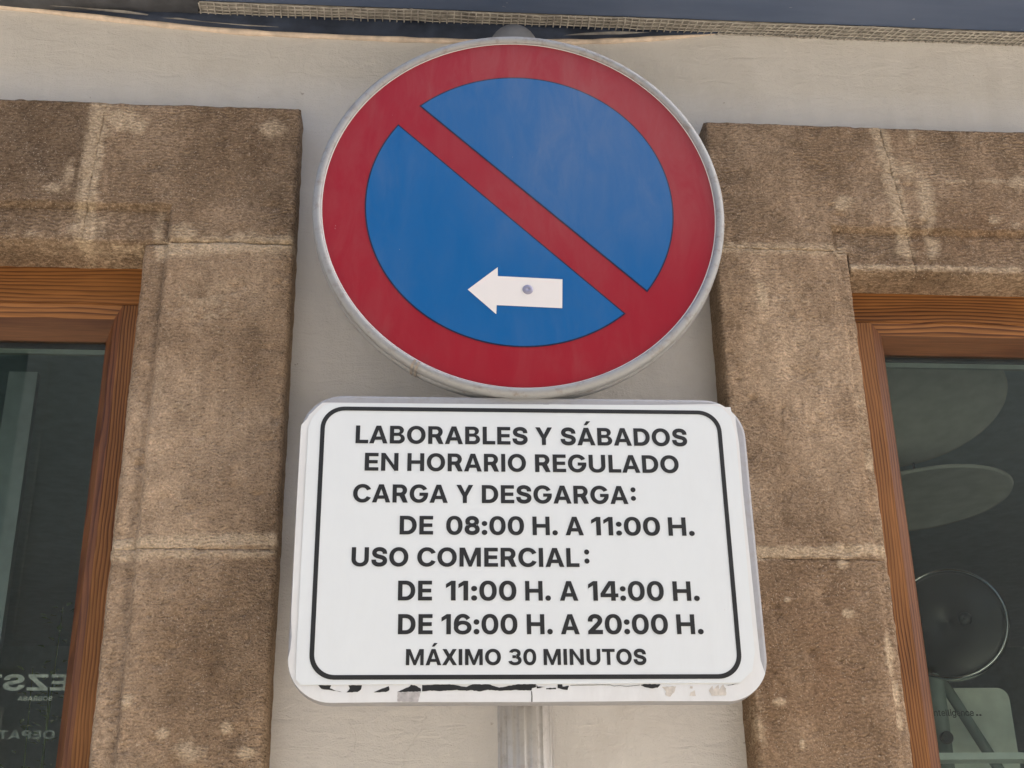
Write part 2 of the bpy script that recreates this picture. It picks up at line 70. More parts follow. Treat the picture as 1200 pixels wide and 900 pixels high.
PALE = [[-0.4946,2.8012,0.017,0.0208,0.9],[-0.4958,2.78,0.0169,0.0207,0.9],[-0.497,2.7589,0.0168,0.0205,0.9],[-0.4982,2.738,0.0167,0.0203,0.9],[-0.4989,2.7206,0.0167,0.0202,0.9],[-0.4996,2.7032,0.0166,0.0201,0.9],[-0.5002,2.686,0.0166,0.0199,0.9],[-0.5009,2.6688,0.0165,0.0198,0.9],[-0.5006,2.6519,0.0165,0.0197,0.9],[-0.5003,2.635,0.0164,0.0195,0.9],[-0.5,2.6183,0.0163,0.0194,0.9],[-0.4997,2.6016,0.0163,0.0193,0.9],[-0.4989,2.5833,0.0162,0.0191,0.9],[-0.4981,2.5651,0.0162,0.019,0.9],[-0.4974,2.547,0.0161,0.0189,0.9],[-0.4627,2.7707,0.0312,0.0238,0.9],[-0.4381,2.759,0.0182,0.0158,0.7],[-0.5513,2.6446,0.0151,0.009,0.6],[-0.5313,2.6678,0.0127,0.038,0.5],[-0.4965,2.5841,0.03,0.0295,0.7],[-0.5759,2.5701,0.0371,0.0088,0.4],[-0.4966,2.529,0.0309,0.0202,0.55],[-0.6165,2.5502,0.0037,0.0044,0.85],[-0.6116,2.5503,0.0037,0.0044,0.85],[-0.6067,2.5504,0.0037,0.0044,0.85],[-0.6018,2.5505,0.0037,0.0044,0.85],[-0.5968,2.5506,0.0037,0.0044,0.85],[-0.5919,2.5507,0.0037,0.0044,0.85],[-0.587,2.5508,0.0037,0.0044,0.85],[-0.5821,2.5509,0.0037,0.0044,0.85],[-0.5771,2.551,0.0037,0.0044,0.85],[-0.5722,2.5511,0.0037,0.0044,0.85],[-0.5673,2.5512,0.0037,0.0044,0.85],[-0.5623,2.5513,0.0037,0.0044,0.85],[-0.5574,2.5514,0.0037,0.0044,0.85],[-0.5525,2.5515,0.0037,0.0044,0.85],[-0.5475,2.5516,0.0037,0.0044,0.85],[-0.5426,2.5517,0.0037,0.0044,0.85],[-0.5376,2.5518,0.0037,0.0044,0.85],[-0.5327,2.5519,0.0037,0.0044,0.85],[-0.5277,2.552,0.0037,0.0044,0.85],[-0.5228,2.5521,0.0037,0.0044,0.85],[-0.5178,2.5522,0.0037,0.0044,0.85],[-0.5129,2.5523,0.0037,0.0044,0.85],[-0.5079,2.5524,0.0037,0.0044,0.85],[-0.503,2.5525,0.0037,0.0044,0.85],[-0.498,2.5526,0.0037,0.0044,0.85],[-0.493,2.5527,0.0037,0.0044,0.85],[-0.4881,2.5528,0.0037,0.0044,0.85],[-0.4831,2.5529,0.0037,0.0044,0.85],[-0.4781,2.5531,0.0037,0.0044,0.85],[-0.4732,2.5532,0.0037,0.0044,0.85],[-0.4682,2.5533,0.0037,0.0044,0.85],[-0.4632,2.5534,0.0037,0.0044,0.85],[-0.4582,2.5535,0.0037,0.0044,0.85],[-0.4532,2.5536,0.0037,0.0044,0.85],[-0.4483,2.5537,0.0037,0.0044,0.85],[-0.4433,2.5538,0.0037,0.0044,0.85],[-0.4383,2.5539,0.0037,0.0044,0.85],[-0.4333,2.554,0.0037,0.0044,0.85],[-0.4283,2.5541,0.0037,0.0044,0.85],[-0.4233,2.5542,0.0037,0.0044,0.85],[-0.4183,2.5543,0.0037,0.0044,0.85],[-0.4133,2.5544,0.0038,0.0044,0.85],[-0.3775,2.5467,0.0163,0.0189,0.85],[-0.3645,2.5476,0.0163,0.0189,0.85],[-0.3516,2.5485,0.0163,0.0189,0.85],[-0.3386,2.5495,0.0163,0.019,0.85],[-0.3255,2.5504,0.0164,0.019,0.85],[-0.3125,2.5514,0.0164,0.019,0.85],[-0.2994,2.5523,0.0164,0.019,0.85],[-0.2864,2.5532,0.0164,0.019,0.85],[-0.2733,2.5542,0.0164,0.019,0.85],[-0.2602,2.5551,0.0165,0.019,0.85],[-0.247,2.5561,0.0165,0.019,0.85],[-0.2339,2.557,0.0165,0.0191,0.85],[-0.2207,2.558,0.0165,0.0191,0.85],[-0.2075,2.5589,0.0165,0.0191,0.85],[-0.1943,2.5599,0.0166,0.0191,0.85],[-0.3505,2.5693,0.0252,0.0206,0.8],[-0.2284,2.7636,0.0212,0.0207,0.8],[-0.3889,2.5755,0.0113,0.0441,0.5],[-0.3173,2.5483,0.0503,0.0408,0.35],[-0.3045,2.463,0.0743,0.0705,0.35],[-0.3162,2.2999,0.0598,0.1186,0.22],[-0.2416,2.3544,0.0487,0.081,0.15],[-0.3638,2.3655,0.0145,0.0812,0.35],[-0.4096,2.0886,0.0102,0.0108,0.85],[-0.4013,2.089,0.0102,0.0108,0.85],[-0.3931,2.0893,0.0102,0.0108,0.85],[-0.3848,2.0896,0.0102,0.0108,0.85],[-0.3766,2.0899,0.0102,0.0108,0.85],[-0.3683,2.0903,0.0102,0.0108,0.85],[-0.36,2.0906,0.0102,0.0108,0.85],[-0.3518,2.0909,0.0103,0.0108,0.85],[-0.3435,2.0912,0.0103,0.0108,0.85],[-0.3352,2.0916,0.0103,0.0108,0.85],[-0.3269,2.0919,0.0103,0.0109,0.85],[-0.3186,2.0922,0.0103,0.0109,0.85],[-0.3102,2.0926,0.0103,0.0109,0.85],[-0.3019,2.0929,0.0103,0.0109,0.85],[-0.2936,2.0932,0.0103,0.0109,0.85],[-0.2852,2.0935,0.0103,0.0109,0.85],[-0.2769,2.0939,0.0103,0.0109,0.85],[-0.2685,2.0942,0.0103,0.0109,0.85],[-0.2602,2.0945,0.0103,0.0109,0.85],[-0.2518,2.0949,0.0104,0.0109,0.85],[-0.2434,2.0952,0.0104,0.0109,0.85],[-0.2351,2.0955,0.0104,0.0109,0.85],[-0.2267,2.0959,0.0104,0.0109,0.85],[-0.2183,2.0962,0.0104,0.0109,0.85],[-0.2099,2.0965,0.0104,0.0109,0.85],[-0.2015,2.0968,0.0104,0.0109,0.85],[-0.193,2.0972,0.0104,0.0109,0.85],[-0.4081,2.0744,0.0079,0.0084,0.6],[-0.4017,2.0745,0.0079,0.0084,0.6],[-0.3954,2.0746,0.0079,0.0084,0.6],[-0.389,2.0747,0.0079,0.0084,0.6],[-0.3827,2.0748,0.0079,0.0084,0.6],[-0.3763,2.0749,0.0079,0.0084,0.6],[-0.3699,2.075,0.0079,0.0084,0.6],[-0.3636,2.0751,0.0079,0.0084,0.6],[-0.3572,2.0753,0.0079,0.0084,0.6],[-0.3508,2.0754,0.008,0.0084,0.6],[-0.3444,2.0755,0.008,0.0084,0.6],[-0.338,2.0756,0.008,0.0084,0.6],[-0.3316,2.0757,0.008,0.0084,0.6],[-0.3252,2.0758,0.008,0.0084,0.6],[-0.3188,2.0759,0.008,0.0084,0.6],[-0.3124,2.076,0.008,0.0084,0.6],[-0.306,2.0761,0.008,0.0084,0.6],[-0.2996,2.0763,0.008,0.0084,0.6],[-0.2932,2.0764,0.008,0.0084,0.6],[-0.2868,2.0765,0.008,0.0084,0.6],[-0.2803,2.0766,0.008,0.0084,0.6],[-0.2739,2.0767,0.008,0.0084,0.6],[-0.2675,2.0768,0.008,0.0084,0.6],[-0.2611,2.0769,0.008,0.0084,0.6],[-0.2546,2.077,0.008,0.0084,0.6],[-0.2482,2.0771,0.008,0.0084,0.6],[-0.2417,2.0773,0.008,0.0084,0.6],[-0.2353,2.0774,0.008,0.0084,0.6],[-0.2288,2.0775,0.008,0.0084,0.6],[-0.2224,2.0776,0.008,0.0084,0.6],[-0.2159,2.0777,0.008,0.0084,0.6],[-0.2094,2.0778,0.0081,0.0084,0.6],[-0.203,2.0779,0.0081,0.0084,0.6],[-0.1965,2.078,0.0081,0.0084,0.6],[-0.19,2.0781,0.0081,0.0084,0.6],[-0.366,1.8792,0.0065,0.0077,1.0],[-0.3167,1.8381,0.0097,0.0086,0.7],[-0.236,1.8443,0.0076,0.0076,1.0],[-0.209,1.8142,0.0119,0.0085,1.0],[-0.2804,1.8167,0.028,0.0149,0.6],[-0.2085,2.0167,0.0159,0.0351,0.15],[-0.3706,1.9477,0.022,0.0678,0.15],[-0.2575,1.9142,0.0663,0.0223,0.15],[0.7499,2.7996,0.0158,0.0185,0.8],[0.7509,2.7848,0.0158,0.0184,0.8],[0.7518,2.7701,0.0157,0.0183,0.8],[0.7528,2.7554,0.0157,0.0182,0.8],[0.7538,2.7409,0.0157,0.0181,0.8],[0.7547,2.7264,0.0156,0.018,0.8],[0.7561,2.7117,0.0156,0.0179,0.8],[0.7575,2.6971,0.0155,0.0178,0.8],[0.7588,2.6826,0.0155,0.0177,0.8],[0.7602,2.6682,0.0155,0.0176,0.8],[0.7615,2.6538,0.0154,0.0175,0.8],[0.7629,2.6396,0.0154,0.0174,0.8],[0.7641,2.6241,0.0153,0.0173,0.8],[0.7654,2.6087,0.0153,0.0172,0.8],[0.7666,2.5934,0.0152,0.0171,0.8],[0.7679,2.5781,0.0152,0.017,0.8],[0.8096,2.6645,0.0169,0.0609,0.8],[0.8124,2.587,0.0139,0.0249,0.7],[0.782,2.7193,0.0256,0.0261,0.6],[0.6733,2.6556,0.0195,0.0158,0.8],[0.8024,2.785,0.013,0.0168,0.5],[0.9716,2.7046,0.0216,0.0148,0.8],[0.9168,2.6317,0.0141,0.0096,0.6],[0.9511,2.6265,0.0141,0.008,0.6],[0.8503,2.7023,0.0043,0.0049,0.6],[0.8562,2.7025,0.0043,0.0049,0.6],[0.862,2.7027,0.0043,0.0049,0.6],[0.8679,2.7029,0.0043,0.0049,0.6],[0.8738,2.703,0.0043,0.0049,0.6],[0.8796,2.7032,0.0043,0.0049,0.6],[0.8855,2.7034,0.0043,0.0049,0.6],[0.8914,2.7036,0.0043,0.0049,0.6],[0.8973,2.7038,0.0043,0.0049,0.6],[0.9031,2.704,0.0043,0.0049,0.6],[0.909,2.7042,0.0043,0.0049,0.6],[0.9149,2.7044,0.0043,0.0049,0.6],[0.9208,2.7046,0.0043,0.0049,0.6],[0.9267,2.7048,0.0043,0.0049,0.6],[0.9326,2.705,0.0043,0.0049,0.6],[0.9385,2.7052,0.0043,0.0049,0.6],[0.9444,2.7053,0.0043,0.0049,0.6],[0.677,2.547,0.0055,0.0061,0.75],[0.6824,2.547,0.0055,0.0061,0.75],[0.6878,2.547,0.0055,0.0061,0.75],[0.6933,2.5471,0.0055,0.0061,0.75],[0.6987,2.5471,0.0055,0.0061,0.75],[0.7042,2.5471,0.0055,0.0061,0.75],[0.7096,2.5471,0.0055,0.0061,0.75],[0.7151,2.5471,0.0055,0.0061,0.75],[0.7205,2.5472,0.0055,0.0061,0.75],[0.726,2.5472,0.0055,0.0061,0.75],[0.7314,2.5472,0.0055,0.0061,0.75],[0.7369,2.5472,0.0055,0.0061,0.75],[0.7424,2.5473,0.0055,0.0061,0.75],[0.7478,2.5473,0.0055,0.0061,0.75],[0.7533,2.5473,0.0055,0.0061,0.75],[0.7588,2.5473,0.0055,0.0061,0.75],[0.7642,2.5474,0.0055,0.0061,0.75],[0.7697,2.5474,0.0055,0.0061,0.75],[0.7752,2.5474,0.0055,0.0061,0.75],[0.7807,2.5474,0.0055,0.0061,0.75],[0.7861,2.5474,0.0055,0.0061,0.75],[0.7916,2.5475,0.0055,0.0061,0.75],[0.7971,2.5475,0.0055,0.0061,0.75],[0.8026,2.5475,0.0055,0.0061,0.75],[0.8081,2.5475,0.0055,0.0061,0.75],[0.8136,2.5476,0.0055,0.0061,0.75],[0.8191,2.5476,0.0055,0.0061,0.75],[0.8246,2.5476,0.0055,0.0061,0.75],[0.8301,2.5476,0.0055,0.0061,0.75],[0.8356,2.5477,0.0055,0.0061,0.75],[0.8411,2.5477,0.0055,0.0061,0.75],[0.8466,2.5477,0.0055,0.0061,0.75],[0.8521,2.5477,0.0055,0.0061,0.75],[0.8576,2.5477,0.0055,0.0061,0.75],[0.8631,2.5478,0.0055,0.0062,0.75],[0.8686,2.5478,0.0055,0.0062,0.75],[0.8741,2.5478,0.0055,0.0062,0.75],[0.8796,2.5478,0.0055,0.0062,0.75],[0.8852,2.5479,0.0055,0.0062,0.75],[0.8907,2.5479,0.0055,0.0062,0.75],[0.8962,2.5479,0.0056,0.0062,0.75],[0.9017,2.5479,0.0056,0.0062,0.75],[0.9073,2.548,0.0056,0.0062,0.75],[0.9128,2.548,0.0056,0.0062,0.75],[0.9183,2.548,0.0056,0.0062,0.75],[0.9239,2.548,0.0056,0.0062,0.75],[0.9294,2.548,0.0056,0.0062,0.75],[0.935,2.5481,0.0056,0.0062,0.75],[0.9405,2.5481,0.0056,0.0062,0.75],[0.946,2.5481,0.0056,0.0062,0.75],[0.4699,2.5699,0.0108,0.0121,0.7],[0.4787,2.5701,0.0108,0.0121,0.7],[0.4876,2.5702,0.0108,0.0121,0.7],[0.4965,2.5703,0.0108,0.0121,0.7],[0.5054,2.5704,0.0108,0.0121,0.7],[0.5143,2.5705,0.0108,0.0122,0.7],[0.5231,2.5706,0.0108,0.0122,0.7],[0.532,2.5707,0.0108,0.0122,0.7],[0.541,2.5708,0.0108,0.0122,0.7],[0.5499,2.5709,0.0109,0.0122,0.7],[0.5588,2.571,0.0109,0.0122,0.7],[0.5677,2.5711,0.0109,0.0122,0.7],[0.5767,2.5712,0.0109,0.0122,0.7],[0.5856,2.5713,0.0109,0.0122,0.7],[0.5945,2.5714,0.0109,0.0122,0.7],[0.6035,2.5716,0.0109,0.0122,0.7],[0.6125,2.5717,0.0109,0.0122,0.7],[0.6214,2.5718,0.0109,0.0122,0.7],[0.6304,2.5719,0.0109,0.0122,0.7],[0.6394,2.572,0.0109,0.0122,0.7],[0.6484,2.5721,0.0109,0.0123,0.7],[0.6573,2.5722,0.0109,0.0123,0.7],[0.5272,2.49,0.0107,0.0236,0.8],[0.5555,2.4115,0.0789,0.0715,0.25],[0.6599,2.5752,0.0192,0.0215,0.5],[0.5892,2.4842,0.0401,0.0442,0.25],[0.6608,2.3024,0.0117,0.0551,0.45],[0.6637,2.2221,0.0089,0.0267,0.6],[0.4818,2.0827,0.0098,0.0099,0.85],[0.4897,2.083,0.0098,0.0099,0.85],[0.4975,2.0833,0.0098,0.01,0.85],[0.5054,2.0835,0.0098,0.01,0.85],[0.5132,2.0838,0.0098,0.01,0.85],[0.5211,2.084,0.0098,0.01,0.85],[0.529,2.0843,0.0098,0.01,0.85],[0.5369,2.0846,0.0098,0.01,0.85],[0.5448,2.0848,0.0098,0.01,0.85],[0.5527,2.0851,0.0098,0.01,0.85],[0.5606,2.0853,0.0098,0.01,0.85],[0.5685,2.0856,0.0098,0.01,0.85],[0.5764,2.0859,0.0099,0.01,0.85],[0.5844,2.0861,0.0099,0.01,0.85],[0.5923,2.0864,0.0099,0.01,0.85],[0.6002,2.0866,0.0099,0.01,0.85],[0.6082,2.0869,0.0099,0.01,0.85],[0.6161,2.0872,0.0099,0.01,0.85],[0.6241,2.0874,0.0099,0.01,0.85],[0.632,2.0877,0.0099,0.0101,0.85],[0.64,2.0879,0.0099,0.0101,0.85],[0.648,2.0882,0.0099,0.0101,0.85],[0.6559,2.0885,0.0099,0.0101,0.85],[0.6639,2.0887,0.0099,0.0101,0.85],[0.604,2.0687,0.0086,0.0075,1.0],[0.603,1.9971,0.0085,0.0072,1.0],[0.4951,1.8775,0.0094,0.0057,1.0],[0.5192,2.016,0.006,0.0048,0.8],[0.6561,1.9394,0.0072,0.0283,1.0],[0.6593,1.8908,0.0059,0.0208,0.9],[0.6599,1.8512,0.0047,0.0159,0.9],[0.6113,1.8773,0.0035,0.0103,0.7],[0.5209,1.8217,0.0035,0.0078,0.8],[0.4654,1.8462,0.0104,0.0447,0.5],[0.6633,2.119,0.015,0.0255,0.4],[0.572,2.1949,0.0504,0.0524,0.12]]
